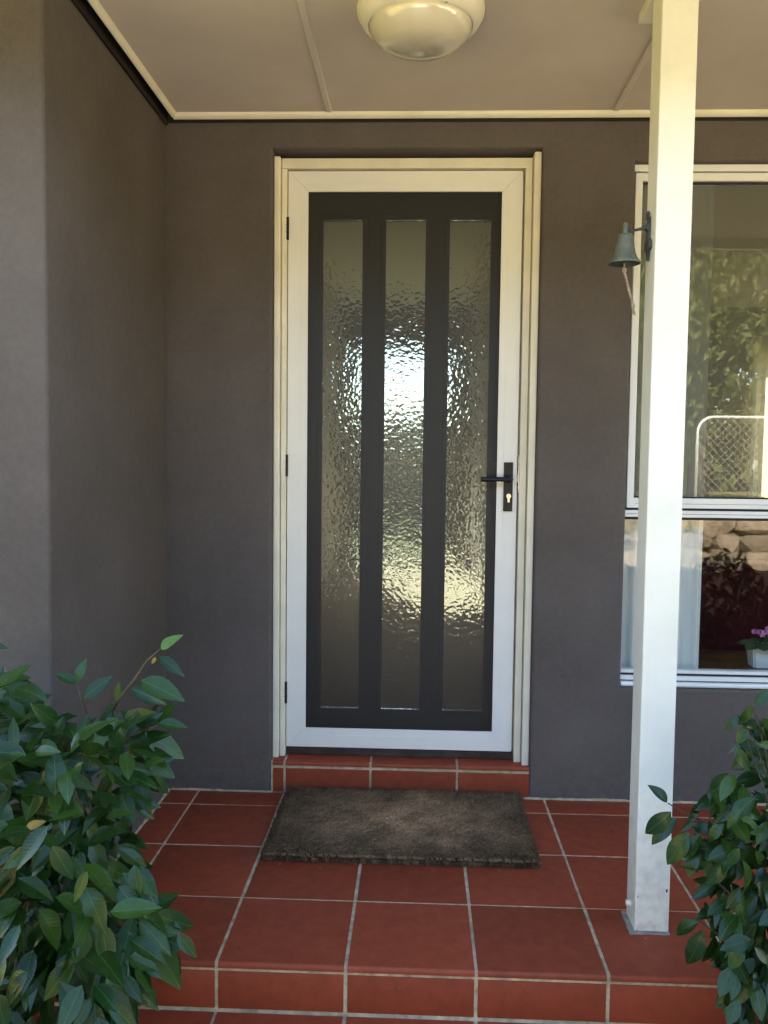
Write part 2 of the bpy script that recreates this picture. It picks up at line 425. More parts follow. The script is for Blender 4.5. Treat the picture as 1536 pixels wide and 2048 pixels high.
def coir():
    m, n, p, N, L = nt('worn_coir')
    g = N.new('ShaderNodeNewGeometry')
    t = N.new('ShaderNodeTexNoise'); t.inputs['Scale'].default_value = 11; t.inputs['Detail'].default_value = 8; L.new(g.outputs['Position'], t.inputs['Vector'])
    # the worn, paler middle where feet land
    sb = N.new('ShaderNodeVectorMath'); sb.operation = 'SUBTRACT'; sb.inputs[1].default_value = (0.76, -0.28, 0.03); L.new(g.outputs['Position'], sb.inputs[0])
    sc = N.new('ShaderNodeVectorMath'); sc.operation = 'MULTIPLY'; sc.inputs[1].default_value = (3.6, 5.0, 0); L.new(sb.outputs[0], sc.inputs[0])
    ln = N.new('ShaderNodeVectorMath'); ln.operation = 'LENGTH'; L.new(sc.outputs[0], ln.inputs[0])
    mr = N.new('ShaderNodeMapRange'); mr.inputs[1].default_value = 1.5; mr.inputs[2].default_value = 0.2; L.new(ln.outputs['Value'], mr.inputs[0])
    m0 = N.new('ShaderNodeMapRange'); m0.inputs[1].default_value = 0.2; m0.inputs[2].default_value = 0.8; L.new(t.outputs[0], m0.inputs[0])
    mu = N.new('ShaderNodeMath'); mu.operation = 'MULTIPLY'; L.new(mr.outputs[0], mu.inputs[0]); L.new(m0.outputs[0], mu.inputs[1])
    ad = N.new('ShaderNodeMath'); ad.operation = 'MULTIPLY_ADD'; ad.inputs[1].default_value = 0.25; L.new(m0.outputs[0], ad.inputs[0]); L.new(mu.outputs[0], ad.inputs[2])
    mix = N.new('ShaderNodeMix'); mix.data_type = 'RGBA'; mix.inputs[6].default_value = (0.070, 0.046, 0.027, 1); mix.inputs[7].default_value = (0.40, 0.245, 0.135, 1)
    L.new(ad.outputs[0], mix.inputs[0])
    f = N.new('ShaderNodeTexNoise'); f.inputs['Scale'].default_value = 210; L.new(g.outputs['Position'], f.inputs['Vector'])
    mr3 = N.new('ShaderNodeMapRange'); mr3.inputs[1].default_value = 0.3; mr3.inputs[2].default_value = 0.7; mr3.inputs[3].default_value = 0.40; mr3.inputs[4].default_value = 1.6; L.new(f.outputs[0], mr3.inputs[0])
    h = N.new('ShaderNodeHueSaturation'); L.new(mr3.outputs[0], h.inputs['Value']); L.new(mix.outputs[2], h.inputs['Color'])
    L.new(h.outputs[0], p.inputs['Base Color']); p.inputs['Roughness'].default_value = 1.0; p.inputs['Specular IOR Level'].default_value = 0.1
    return m
M['coir'] = coir()
M['coir_edge'] = surf('frayed_coir_binding', (0.17, 0.118, 0.072), 0.95, 0.45, 45, 0.6, 400, 0.002, 0.1)

# ------------------------------------------------------------------ ground and far setting
GZ = -0.25
o = boxm('ground', M['lawn'], None, -60, 60, -60, 60, GZ - 0.5, GZ)
tag(o, 'lawn around the house with short dry grass', 'ground', kind='structure')
o = boxm('front_path', M['paving'], None, -0.9, 2.1, -8.3, -1.42, GZ - 0.05, GZ + 0.004)
tag(o, 'pale sandy concrete path leading to the porch', 'path', kind='structure')
o = boxm('garden_bed', M['mulch'], None, 2.14, 5.4, -8.3, -1.42, GZ - 0.05, GZ + 0.006)
tag(o, 'dark mulch garden bed in front of the window', 'garden bed', kind='structure')
o = boxm('driveway', M['paving'], None, 5.44, 13.0, -8.3, -1.42, GZ - 0.05, GZ + 0.005)
tag(o, 'pale sandy concrete driveway beyond the garden bed', 'driveway', kind='structure')
o = boxm('terrace_ground', M['lawn'], None, -30, 30, -40, -8.75, GZ - 0.1, 0.42)
tag(o, 'raised dry lawn behind the rock wall', 'terrace', kind='structure')

# ------------------------------------------------------------------ house shell
WX0, WX1 = -0.11, 5.6          # left return wall plane, right end of the house
CZ = 2.357                     # porch ceiling
DO = (0.258, 1.178, 0.0, 2.254)       # front door opening
WO = (1.490, 3.60, 0.405, 2.208)      # window opening
def holed_wall(x0, x1, z0, z1, holes, yf, yb, bev=0.012):
    xs = sorted({x0, x1, *[h[0] for h in holes], *[h[1] for h in holes]})
    zs = sorted({z0, z1, *[h[2] for h in holes], *[h[3] for h in holes]})
    bm = bmesh.new(); vd = {}
    def V(x, y, z):
        k = (round(x, 5), round(y, 5), round(z, 5))
        if k not in vd: vd[k] = bm.verts.new(k)
        return vd[k]
    def inh(i, j):
        if not (0 <= i < len(xs) - 1 and 0 <= j < len(zs) - 1): return True
        cx, cz = (xs[i] + xs[i + 1]) / 2, (zs[j] + zs[j + 1]) / 2
        return any(h[0] < cx < h[1] and h[2] < cz < h[3] for h in holes)
    for i in range(len(xs) - 1):
        for j in range(len(zs) - 1):
            if inh(i, j): continue
            a, b, c, d = xs[i], xs[i + 1], zs[j], zs[j + 1]
            bm.faces.new((V(a, yf, c), V(b, yf, c), V(b, yf, d), V(a, yf, d)))
            bm.faces.new((V(a, yb, c), V(a, yb, d), V(b, yb, d), V(b, yb, c)))
            if inh(i - 1, j): bm.faces.new((V(a, yf, c), V(a, yf, d), V(a, yb, d), V(a, yb, c)))
            if inh(i + 1, j): bm.faces.new((V(b, yf, c), V(b, yb, c), V(b, yb, d), V(b, yf, d)))
            if inh(i, j - 1): bm.faces.new((V(a, yf, c), V(a, yb, c), V(b, yb, c), V(b, yf, c)))
            if inh(i, j + 1): bm.faces.new((V(a, yf, d), V(b, yf, d), V(b, yb, d), V(a, yb, d)))
    bmesh.ops.recalc_face_normals(bm, faces=bm.faces[:])
    if bev:
        ed = [e for e in bm.edges if len(e.link_faces) == 2 and e.calc_face_angle(0) > 1.0 and all(abs(v.co.y - yf) < 1e-4 for v in e.verts)
              and e.verts[0].co.z < z1 - 1e-3 and e.verts[1].co.z > z0 - 1 and not all(abs(v.co.z - z0) < 1e-4 for v in e.verts)
              and not all(abs(v.co.x - x0) < 1e-4 for v in e.verts)]
        bmesh.ops.bevel(bm, geom=ed, offset=bev, segments=4, profile=0.5, affect='EDGES')
    return bm
o = build('wall_back', holed_wall(WX0 - 0.2, WX1, -0.3, 2.55, [DO, WO], 0.0, 0.24), M['wall'], None, auto=40)
tag(o, 'dark brown rendered wall around the front door and window', 'wall', kind='structure')
# thin bead of grout where the wall meets the tiles
gb = B()
for k in range(60):
    xa = -0.1 + k * 0.06
    if 0.25 < xa + 0.03 < 1.18: continue
    h = 0.004 + random.random() * 0.004
    box(gb, xa, xa + 0.06, -0.004 - random.random() * 0.003, 0.001, -0.004, h)
build('grout_bead', gb, M['grout'], o)
# left return wall with rounded front corner
LW = B()
box(LW, -2.6, WX0, -0.97, -0.002, -0.3, 2.55, 0.012, 3)
o = build('wall_left', LW, M['wall'], None, auto=40)
tag(o, 'dark brown rendered wall standing forward on the left', 'wall', kind='structure')
gb = B()
for k in range(14):
    ya = -0.95 + k * 0.067
    box(gb, WX0 - 0.001, WX0 + 0.004 + random.random() * 0.004, ya, ya + 0.067, -0.004, 0.004 + random.random() * 0.004)
build('grout_bead', gb, M['grout'], o)

# house volume behind: rear wall, side walls, partition, floors, ceiling, roof
RY = 5.1
BD = (0.14, 1.06, 0.19, 2.25)      # rear glass door opening
BW = (3.85, 5.1, 0.95, 2.20)       # rear window opening of the sitting room
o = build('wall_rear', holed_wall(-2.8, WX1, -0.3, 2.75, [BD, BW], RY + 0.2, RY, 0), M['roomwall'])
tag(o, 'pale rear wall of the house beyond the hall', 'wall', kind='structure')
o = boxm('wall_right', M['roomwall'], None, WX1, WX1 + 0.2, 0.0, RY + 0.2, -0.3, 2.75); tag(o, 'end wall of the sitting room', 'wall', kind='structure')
o = boxm('hall_partition', M['iwall'], None, 1.24, 1.34, 0.242, RY - 0.002, 0.19, 2.62); tag(o, 'beige partition between hall and sitting room', 'wall', kind='structure')
o = boxm('hall_side_wall', M['iwall'], None, -0.12, 0.02, 0.242, RY - 0.002, 0.19, 2.62); tag(o, 'beige side wall of the hall', 'wall', kind='structure')
o = boxm('wall_far_left', M['iwall'], None, -2.8, -2.6, -0.97, RY + 0.2, -0.3, 2.75); tag(o, 'far side wall of the house', 'wall', kind='structure')
o = boxm('interior_floor', M['ifloor'], None, -2.6, WX1, 0.242, RY, 0.1, 0.188); tag(o, 'beige carpet floor inside the house', 'floor', kind='structure')
o = boxm('interior_ceiling', M['iceil'], None, -2.6, WX1, 0.242, RY, 2.62, 2.70); tag(o, 'white ceiling inside the house', 'ceiling', kind='structure')
EAVE = -1.52
o = build('roof', prism(B(), [(EAVE - 0.08, 2.46), (1.9, 3.95), (RY + 0.5, 2.46), (RY + 0.5, 2.56), (1.9, 4.05), (EAVE - 0.08, 2.56)], 'X', -3.2, 6.2), M['roof'])
tag(o, 'brown tiled gable roof over the house and porch', 'roof', kind='structure')
o = boxm('fascia', M['trim'], None, -3.2, 6.2, EAVE - 0.03, EAVE, 2.31, 2.52); tag(o, 'cream fascia board along the porch eave', 'fascia', kind='structure')

# ------------------------------------------------------------------ porch ceiling
pc = thing('porch_ceiling', 'taupe sheet ceiling of the porch with cream edge strips', 'ceiling'); tag(pc, kind='structure')
js = [WX0 + 0.030, 0.456, 1.409, 2.36, 3.31, 4.26, 5.21, 6.1]
for a, b in zip(js, js[1:]):
    boxm('ceiling_sheet', M['ceiling'], pc, a + 0.002, b - 0.002, EAVE + 0.002, -0.026, CZ, CZ + 0.008)
for x in js[1:-1]:
    bm = prism(B(), [(x - 0.011, CZ - 0.001), (x - 0.008, CZ - 0.0045), (x + 0.008, CZ - 0.0045), (x + 0.011, CZ - 0.001)], 'Y', EAVE + 0.01, -0.046)
    build('joiner_strip', bm, M['joiner'], pc)
# cream quad strips standing a little clear of the walls
def quad(bm, axis, a, b, p, sgn, w, h):
    pts = [(p, CZ - 0.001), (p, CZ - h), (p + sgn * w * 0.2, CZ - h * 1.02)] + [(p + sgn * w * math.sin(t), CZ - h * math.cos(t)) for t in (0.5, 0.8, 1.1, 1.4)] + [(p + sgn * w, CZ - 0.001)]
    return prism(bm, pts, axis, a, b)
build('edge_strip', quad(B(), 'X', WX0 + 0.036, 6.0, -0.028, -1, 0.020, 0.018), M['trim'], pc)
build('edge_strip', quad(B(), 'Y', EAVE + 0.02, -0.049, WX0 + 0.034, 1, 0.015, 0.018), M['trim'], pc)
# dark void above the gap
boxm('gap_batten', M['timber'], pc, WX0 - 0.02, 6.0, -0.0255, 0.0, CZ + 0.02, CZ + 0.05)
boxm('gap_batten', M['timber'], pc, WX0, WX0 + 0.0295, EAVE + 0.02, -0.0260, CZ + 0.02, CZ + 0.05)
boxm('shadow_gap_strip', M['gapshade'], pc, WX0 + 0.0125, 6.0, -0.010, -0.0005, CZ - 0.020, CZ + 0.019, bev=0.002)  # near-black strips painted in place of the trim's shadow gap
boxm('shadow_gap_strip', M['gapshade'], pc, WX0 + 0.0005, WX0 + 0.012, EAVE + 0.02, -0.0105, CZ - 0.031, CZ + 0.019, bev=0.003)
# eave soffit left of the porch, in front of the left wall
boxm('ceiling_sheet', M['ceiling'], pc, -3.1, WX0 + 0.001, EAVE + 0.002, -0.99, CZ + 0.001, CZ + 0.009)

# ------------------------------------------------------------------ porch floor tiles
T = 0.308; G = 0.0085
pf = thing('porch_floor', 'terracotta tiled porch floor with pale grout joints', 'floor'); tag(pf, kind='structure')
NY = -1.0384
boxm('grout_bed', M['grout'], pf, -0.95, 4.2, NY + 0.006, 0.20, -0.30, -0.0022)
xs = [WX0 - 0.005] + [k * T for k in range(0, 14)]
xs_front = [-0.924, -0.616, -0.308] + [k * T for k in range(0, 14)]
rows = [0.002, -0.121, -0.429, -0.737]
def jit(a): return (random.random() - 0.5) * a
cache = {}
def tile_obj(name, w, d, h, loc, parent, bev=0.0022):
    key = (round(w, 3), round(d, 3), round(h, 3))
    if key not in cache:
        cache[key] = mesh('tile', box(B(), -w / 2, w / 2, -d / 2, d / 2, -h, 0, bev, 2), auto=50)
    o = link(name, cache[key], M['tile'], parent)
    o.location = loc
    o.rotation_euler = (jit(0.003), jit(0.003), jit(0.004))
    return o
for j in range(3):
    y1, y0 = rows[j], rows[j + 1]
    for a, b in zip(xs, xs[1:]):
        if j == 0 and a > -0.2 and False: pass
        w, d = b - a - G, y1 - y0 - G
        tile_obj('floor_tile', w, d, 0.010, ((a + b) / 2 + jit(0.0015), (y0 + y1) / 2 + jit(0.001), jit(0.0006)), pf)
# front row: bullnosed edge tiles
def nosing_mesh(w, d, h, r=0.009):
    pts = [(d, -h), (d, 0.0)]
    for k in range(7):
        t = math.pi / 2 * k / 6
        pts.append((r - r * math.sin(t), -r + r * math.cos(t)))
    pts.append((0.0, -h))
    bm = prism(B(), pts, 'X', -w / 2, w / 2)
    return mesh('nosing_tile', bm, auto=35)
nm = nosing_mesh(T - G, -0.737 - NY - G / 2, 0.014)
for a in xs_front[:-1]:
    o = link('nosing_tile', nm, M['tile'], pf); o.location = (a + T / 2 + jit(0.0015), NY + jit(0.001), jit(0.0006)); o.rotation_euler = (0, jit(0.002), jit(0.003))
rm = mesh('riser_tile', box(B(), -(T - G) / 2, (T - G) / 2, 0, 0.012, -0.092, 0, 0.002, 2), auto=50)
for a in xs_front[:-1]:
    o = link('riser_tile', rm, M['tile'], pf); o.location = (a + T / 2 + jit(0.001), NY + 0.0035 + jit(0.001), -0.0235); o.rotation_euler = (0, jit(0.003), jit(0.003))
# lower step
ls = thing('lower_step', 'lower terracotta step below the porch edge', 'step'); tag(ls, kind='structure')
boxm('grout_bed', M['grout'], ls, -0.95, 4.2, -1.35, NY + 0.0058, -0.30, -0.1225)
nm2 = nosing_mesh(T - G, 0.316, 0.014)
for a in xs_front[:-1]:
    o = link('step_tile', nm2, M['tile'], ls); o.location = (a + T / 2 + jit(0.0015), -1.357, -0.1205)
for a in xs_front[:-1]:
    o = link('riser_tile', rm, M['tile'], ls); o.location = (a + T / 2, -1.353, -0.144)

# ------------------------------------------------------------------ door threshold step
ts = thing('threshold_step', 'small terracotta tiled step below the front door', 'step')
DZ = 0.114
boxm('grout_bed', M['grout'], ts, 0.2585, 1.1775, 0.0045, 0.16, 0.0, DZ - 0.002)
tx = [0.2625, 0.308, 0.616, 0.924, 1.1765]
for a, b in zip(tx, tx[1:]):
    w = b - a - (G if b < 1.1 else 0.002)
    bm = mesh('tread_tile', prism(B(), [(0.11, -0.013), (0.11, 0)] + [(0.007 - 0.007 * math.sin(t), -0.007 + 0.007 * math.cos(t)) for t in (0, .4, .8, 1.2, 1.57)] + [(0, -0.013)], 'X', 0, w), auto=35)
    o = link('tread_tile', bm, M['tile'], ts); o.location = (a + G / 2, -0.004 + jit(0.001), DZ)
    o = build('riser_tile', box(B(), 0, w, 0, 0.011, 0, 0.084, 0.002, 2), M['tile'], ts); o.location = (a + G / 2, -0.001, 0.004)

# ------------------------------------------------------------------ door frame
df = thing('door_frame', 'cream painted timber frame in the front door recess', 'door frame')
bv = 0.0025
boxm('outer_bead', M['jamb'], df, 0.2585, 0.281, 0.030, 0.12, DZ, 2.238, bev=0.006, seg=3)
boxm('outer_bead', M['jamb'], df, 1.153, 1.1775, 0.018, 0.12, DZ - 0.012, 2.246, bev=0.004, seg=2)
boxm('jamb', M['jamb'], df, 0.283, 0.3015, 0.050, 0.24, DZ, 2.2015, bev=bv, seg=2)
boxm('jamb', M['jamb'], df, 1.127, 1.151, 0.045, 0.24, DZ, 2.2015, bev=bv, seg=2)
boxm('head', M['jamb'], df, 0.283, 1.151, 0.050, 0.24, 2.2025, 2.2365, bev=bv, seg=2)
boxm('head_stop', M['jamb'], df, 0.3017, 1.1265, 0.086, 0.12, 2.184, 2.2022, bev=bv)
boxm('side_stop', M['jamb'], df, 0.3017, 0.313, 0.086, 0.12, DZ + 0.03, 2.1837, bev=bv)
boxm('side_stop', M['jamb'], df, 1.112, 1.1268, 0.086, 0.12, DZ + 0.03, 2.1837, bev=bv)
boxm('timber_sill', M['timber'], df, 0.3017, 1.1268, 0.070, 0.24, DZ - 0.0, DZ + 0.028, bev=0.004, seg=2)
boxm('strike_plate', M['chrome'], df, 1.1235, 1.1268, 0.052, 0.075, 1.085, 1.215, bev=0.0005)
boxm('strike_slot', M['rubber'], df, 1.1228, 1.1234, 0.056, 0.073, 1.105, 1.19)

# ------------------------------------------------------------------ security screen door
SD = thing('screen_door', 'white framed security screen door with black mesh', 'screen door')
lx0, lx1, lz0, lz1 = 0.3045, 1.1205, 0.1475, 2.1955
mx0, mx1, mz0, mz1 = 0.3745, 1.0495, 0.218, 2.126
YF, YBk = 0.060, 0.080
def mitre(name, quad_pts):
    bm = prism(B(), quad_pts, 'Y', YF, YBk)
    bmesh.ops.bevel(bm, geom=[e for e in bm.edges if all(abs(v.co.y - YF) < 1e-5 for v in e.verts)], offset=0.0012, segments=2, affect='EDGES')
    build(name, bm, M['powder'], SD, auto=40)
e_ = 0.00025
mitre('stile', [(lx0, lz0 + e_), (lx0, lz1 - e_), (mx0, mz1 - e_), (mx0, mz0 + e_)])
mitre('stile', [(lx1, lz0 + e_), (mx1, mz0 + e_), (mx1, mz1 - e_), (lx1, lz1 - e_)])
mitre('rail', [(lx0 + e_, lz1), (lx1 - e_, lz1), (mx1 - e_, mz1), (mx0 + e_, mz1)])
mitre('rail', [(lx0 + e_, lz0), (mx0 + e_, mz0), (mx1 - e_, mz0), (lx1 - e_, lz0)])
# pressed line in the profile
for (a, b, c, d) in ((mx0 - 0.024, mx0 - 0.0225, mz0 - 0.02, mz1 + 0.02), (mx1 + 0.0225, mx1 + 0.024, mz0 - 0.02, mz1 + 0.02)):
    boxm('profile_ridge', M['powder'], SD, a, b, YF - 0.0008, YF + 0.002, c, d, bev=0.0003)
for (c, d) in ((mz0 - 0.026, mz0 - 0.0245), (mz1 + 0.0245, mz1 + 0.026), (lz0 + 0.0055, lz0 + 0.007)):
    boxm('profile_ridge', M['powder'], SD, mx0 - 0.02, mx1 + 0.02, YF - 0.0008, YF + 0.002, c, d, bev=0.0003)
bm = B(); vs = [bm.verts.new(v) for v in ((mx0 - 0.01, 0.070, mz0 - 0.01), (mx1 + 0.01, 0.070, mz0 - 0.01), (mx1 + 0.01, 0.070, mz1 + 0.01), (mx0 - 0.01, 0.070, mz1 + 0.01))]
bm.faces.new(vs); build('wire_mesh', bm, M['mesh'], SD)
for a in ((mx0, mx0 + 0.004, mz0, mz1), (mx1 - 0.004, mx1, mz0, mz1), (mx0 + 0.0041, mx1 - 0.0041, mz0, mz0 + 0.004), (mx0 + 0.0041, mx1 - 0.0041, mz1 - 0.004, mz1)):
    boxm('mesh_gasket', M['rubber'], SD, a[0], a[1], 0.0665, 0.0695, a[2], a[3])
for z in (1.9975, 1.169, 0.348):
    h = build('hinge', tube(B(), [(0.3025, 0.0545, z - 0.039), (0.3025, 0.0545, z + 0.039)], 0.0055, 12), M['black'], SD, auto=40)
    for q in (-0.013, 0.013): box_ = boxm('hinge_knuckle', M['rubber'], h, 0.2966, 0.3084, 0.0486, 0.0604, z + q - 0.0006, z + q + 0.0006)
hp = boxm('handle_plate', M['black'], SD, 1.0735, 1.1055, 0.0515, YF - 0.0003, 1.016, 1.189, bev=0.002, seg=2)
lev = B()
lathe(lev, [(0, 0), (0.0125, 0), (0.0125, 0.006), (0.0105, 0.012), (0.0095, 0.034), (0, 0.036)], (0, 0, 0), 20)
lev.transform(Matrix.Translation((1.0935, 0.0513, 1.129)) @ Matrix.Rotation(R(90), 4, 'X'))
tube(lev, [(1.0935, 0.0215, 1.129), (1.075, 0.0195, 1.1295), (1.04, 0.019, 1.1295), (1.0, 0.020, 1.1290), (0.9905, 0.0215, 1.1288)], [0.0088, 0.0088, 0.0082, 0.0092, 0.0078], 12)
build('lever', lev, M['black'], hp, auto=45)
cyl = B()
lathe(cyl, [(0, 0), (0.0088, 0), (0.0088, 0.0022), (0.008, 0.003), (0, 0.003)], (0, 0, 0), 20)
cyl.transform(Matrix.Translation((1.0915, 0.0514, 1.070)) @ Matrix.Rotation(R(90), 4, 'X'))
box(cyl, 1.0868, 1.0962, 0.0486, 0.0514, 1.047, 1.066, 0.001)
k_ = build('lock_cylinder', cyl, M['chrome'], hp, auto=40)
boxm('keyhole', M['rubber'], k_, 1.0908, 1.0922, 0.0478, 0.0484, 1.065, 1.075)
boxm('latch', M['chrome'], SD, 1.1207, 1.1226, 0.062, 0.074, 1.12, 1.145)

# ------------------------------------------------------------------ timber entry door behind the screen
ED = thing('entry_door', 'charcoal entry door with three tall dimpled glass strips', 'door')
gx = [(0.4175, 0.5665), (0.642, 0.7915), (0.8685, 1.0225)]
gz0, gz1 = 0.272, 2.049
yd0, yd1 = 0.122, 0.160
ex0, ex1, ez0, ez1 = 0.3025, 1.126, 0.146, 2.20
cols = [ex0, gx[0][0], gx[0][1], gx[1][0], gx[1][1], gx[2][0], gx[2][1], ex1]
for k in (0, 2, 4, 6):
    boxm('stile', M['door'], ED, cols[k], cols[k + 1], yd0, yd1, gz0 + 0.0002, gz1 - 0.0002)
boxm('rail', M['door'], ED, ex0, ex1, yd0, yd1, ez0, gz0)
boxm('rail', M['door'], ED, ex0, ex1, yd0, yd1, gz1, ez1)
for a, b in gx:
    for (p, q, r, s) in ((a - 0.013, a + 0.004, gz0 - 0.013, gz1 + 0.013), (b - 0.004, b + 0.013, gz0 - 0.013, gz1 + 0.013),
                         (a + 0.0041, b - 0.0041, gz0 - 0.013, gz0 + 0.004), (a + 0.0041, b - 0.0041, gz1 - 0.004, gz1 + 0.013)):
        boxm('glazing_bead', M['door'], ED, p, q, 0.1150, 0.1219, r, s, bev=0.002)
    boxm('glass_pane', M['hammered'], ED, a + 0.0002, b - 0.0002, 0.138, 0.143, gz0 + 0.0002, gz1 - 0.0002)
pl = B()
pr = [(1.034, 1.19), (1.034, 1.345)]
box(pl, 1.0335, 1.060, 0.112, 0.1218, 1.192, 1.342, 0.006, 3)
build('lock_plate', pl, M['black'], ED, auto=40)

# ------------------------------------------------------------------ window
WN = thing('front_window', 'white aluminium window with a screened upper sash', 'window')
x0, x1 = WO[0] + 0.003, WO[1] - 0.003
yA = 0.030
def bar(name, za, zb, ya=yA, yb=0.075, xa=None, xb=None, m='alu', bev=0.0015):
    return boxm(name, M[m], WN, xa if xa else x0, xb if xb else x1, ya, yb, za, zb, bev=bev, seg=2)
bar('head_frame', 2.1835, 2.2055)
bar('head_frame', 2.1795, 2.183, 0.045, 0.075, m='rubber', bev=0)
bar('side_frame', 0.462, 2.1790, 0.050, 0.085, xa=x0, xb=x0 + 0.007)
bar('side_frame', 0.462, 2.1790, 0.050, 0.085, xa=x1 - 0.007, xb=x1)
# upper sash
sx0, sx1 = x0 + 0.0072, x1 - 0.0072
US = thing('x', 'x', 'x') if False else None
bar('sash_stile', 1.036, 2.179, 0.034, 0.062, xa=sx0, xb=sx0 + 0.024)
bar('sash_stile', 1.036, 2.179, 0.034, 0.062, xa=sx1 - 0.024, xb=sx1)
bar('sash_rail', 2.152, 2.179, 0.0345, 0.062, xa=sx0 + 0.0242, xb=sx1 - 0.0242)
bar('sash_rail', 1.036, 1.0705, 0.0345, 0.062, xa=sx0 + 0.0242, xb=sx1 - 0.0242)
bar('sash_groove', 1.0505, 1.0515, 0.0338, 0.036, xa=sx0 + 0.03, xb=sx1 - 0.03, m='rubber', bev=0)
bar('sash_gasket', 1.0705, 1.076, 0.046, 0.058, xa=sx0 + 0.0242, xb=sx1 - 0.0242, m='rubber', bev=0)
bar('sash_gasket', 2.1465, 2.152, 0.046, 0.058, xa=sx0 + 0.0242, xb=sx1 - 0.0242, m='rubber', bev=0)
bar('glass_pane', 1.0762, 2.1463, 0.049, 0.053, xa=sx0 + 0.0243, xb=sx1 - 0.0243, m='glass', bev=0)
bar('insect_screen', 1.0763, 2.1462, 0.0640, 0.0642, xa=sx0 + 0.0244, xb=sx1 - 0.0244, m='flyscreen', bev=0)
# transom and lower fixed light
bar('transom_gap', 1.0275, 1.0355, 0.044, 0.075, m='rubber', bev=0)
bar('transom', 1.004, 1.0272, 0.030, 0.080)
bar('transom_groove', 1.0150, 1.0162, 0.0295, 0.033, xa=x0 + 0.01, xb=x1 - 0.01, m='rubber', bev=0)
bar('glazing_gasket', 0.9945, 1.0038, 0.040, 0.075, m='rubber', bev=0)
bar('glass_pane', 0.4622, 0.9943, 0.054, 0.058, xa=x0 + 0.0071, xb=x1 - 0.0071, m='glass', bev=0)
bar('lower_bead', 0.4505, 0.462, 0.040, 0.075, bev=0.001)
bar('glazing_gasket', 0.4445, 0.4503, 0.036, 0.075, m='rubber', bev=0)
bar('sill_frame', 0.4285, 0.4443, 0.026, 0.085)
bar('sill_gap', 0.4245, 0.4283, 0.034, 0.08, m='rubber', bev=0)
bm = B()
tube(bm, [(x0, 0.020, 0.4155), (x1, 0.020, 0.4155)], 0.0088, 14)
box(bm, x0, x1, 0.021, 0.085, 0.4075, 0.4235)
build('rounded_sill', bm, M['alu'], WN, auto=40)
RD = thing('rear_door', 'tinted glass door at the far end of the hall', 'door')
for a in ((BD[0], BD[0] + 0.05, BD[2], BD[3]), (BD[1] - 0.05, BD[1], BD[2], BD[3])):
    boxm('stile', M['black'], RD, a[0] + 0.001, a[1] - 0.001, RY + 0.06, RY + 0.10, a[2] + 0.002, a[3] - 0.002)
for a in ((BD[2], BD[2] + 0.08), (BD[3] - 0.06, BD[3])):
    boxm('rail', M['black'], RD, BD[0] + 0.0505, BD[1] - 0.0505, RY + 0.06, RY + 0.10, a[0] + 0.002, a[1] - 0.002)
boxm('glass_pane', M['tinted'], RD, BD[0] + 0.0505, BD[1] - 0.0505, RY + 0.078, RY + 0.082, BD[2] + 0.0825, BD[3] - 0.0625)
# ------------------------------------------------------------------ sitting room seen through the window
bs = boxm('sill_board', M['bench'], None, 1.36, 3.9, 0.0865, 0.46, 0.412, 0.446, bev=0.003)
tag(bs, 'brown timber board inside behind the window sill', 'sill board')
def curtain(name, label, xa, xb, y, z0, z1, folds, amp, mat):
    bm = B(); n = folds * 10; rows_ = [z0, (z0 + z1) / 2, z1]
    g = [[bm.verts.new((xa + (xb - xa) * i / n, y + amp * (math.sin(2 * math.pi * folds * i / n) + 0.35 * math.sin(5.1 * math.pi * folds * i / n + 1)) * (1.0 if k < 2 else 0.6), z)) for i in range(n + 1)] for k, z in enumerate(rows_)]
    for k in range(2):
        for i in range(n):
            bm.faces.new((g[k][i], g[k][i + 1], g[k + 1][i + 1], g[k + 1][i]))
    return tag(build(name, bm, mat, None, smooth=True), label, 'curtain')
curtain('curtain', 'white curtain gathered at the edge of the window behind the post', 1.505, 1.795, 0.118, 0.447, 2.30, 4, 0.012, M['curtain'])
curtain('curtain', 'cream sheer curtain over the far window of the sitting room', 3.80, 5.2, RY - 0.10, 0.7, 2.35, 12, 0.02, M['creamcloth'])
# maroon armchair with its back to the window
AC = thing('armchair', 'maroon leather armchair with its back to the window', 'armchair')
def soft(name, x0, x1, y0, y1, z0, z1, r, parent, m='leather'):
    return build(name, box(B(), x0, x1, y0, y1, z0, z1, r, 5), M[m], parent, smooth=True)
soft('backrest', 1.70, 2.47, 0.95, 1.17, 0.30, 0.735, 0.06, AC)
soft('armrest', 1.66, 1.84, 1.10, 1.85, 0.27, 0.60, 0.05, AC)
soft('armrest', 2.33, 2.51, 1.10, 1.85, 0.27, 0.60, 0.05, AC)
soft('seat', 1.845, 2.325, 1.172, 1.83, 0.27, 0.45, 0.05, AC)
for (a, b) in ((1.74, 1.02), (2.41, 1.02), (1.74, 1.76), (2.41, 1.76)):
    boxm('leg', M['bench'], AC, a, a + 0.05, b, b + 0.05, 0.189, 0.30)

# african violet in a white pot on the sill board
PX, PY, PZ = 2.045, 0.20, 0.446
pv = thing('potted_violet', 'small pink african violet in a white square pot on the sill board', 'pot plant')
bm = B()
a_, b_, h_ = 0.033, 0.041, 0.085
lo = [bm.verts.new((PX + sx * a_, PY + sy * a_, PZ)) for sx, sy in ((-1, -1), (1, -1), (1, 1), (-1, 1))]
hi = [bm.verts.new((PX + sx * b_, PY + sy * b_, PZ + h_)) for sx, sy in ((-1, -1), (1, -1), (1, 1), (-1, 1))]
hi2 = [bm.verts.new((PX + sx * (b_ - .004), PY + sy * (b_ - .004), PZ + h_)) for sx, sy in ((-1, -1), (1, -1), (1, 1), (-1, 1))]
in_ = [bm.verts.new((PX + sx * (b_ - .005), PY + sy * (b_ - .005), PZ + h_ - 0.012)) for sx, sy in ((-1, -1), (1, -1), (1, 1), (-1, 1))]
bm.faces.new(lo[::-1])
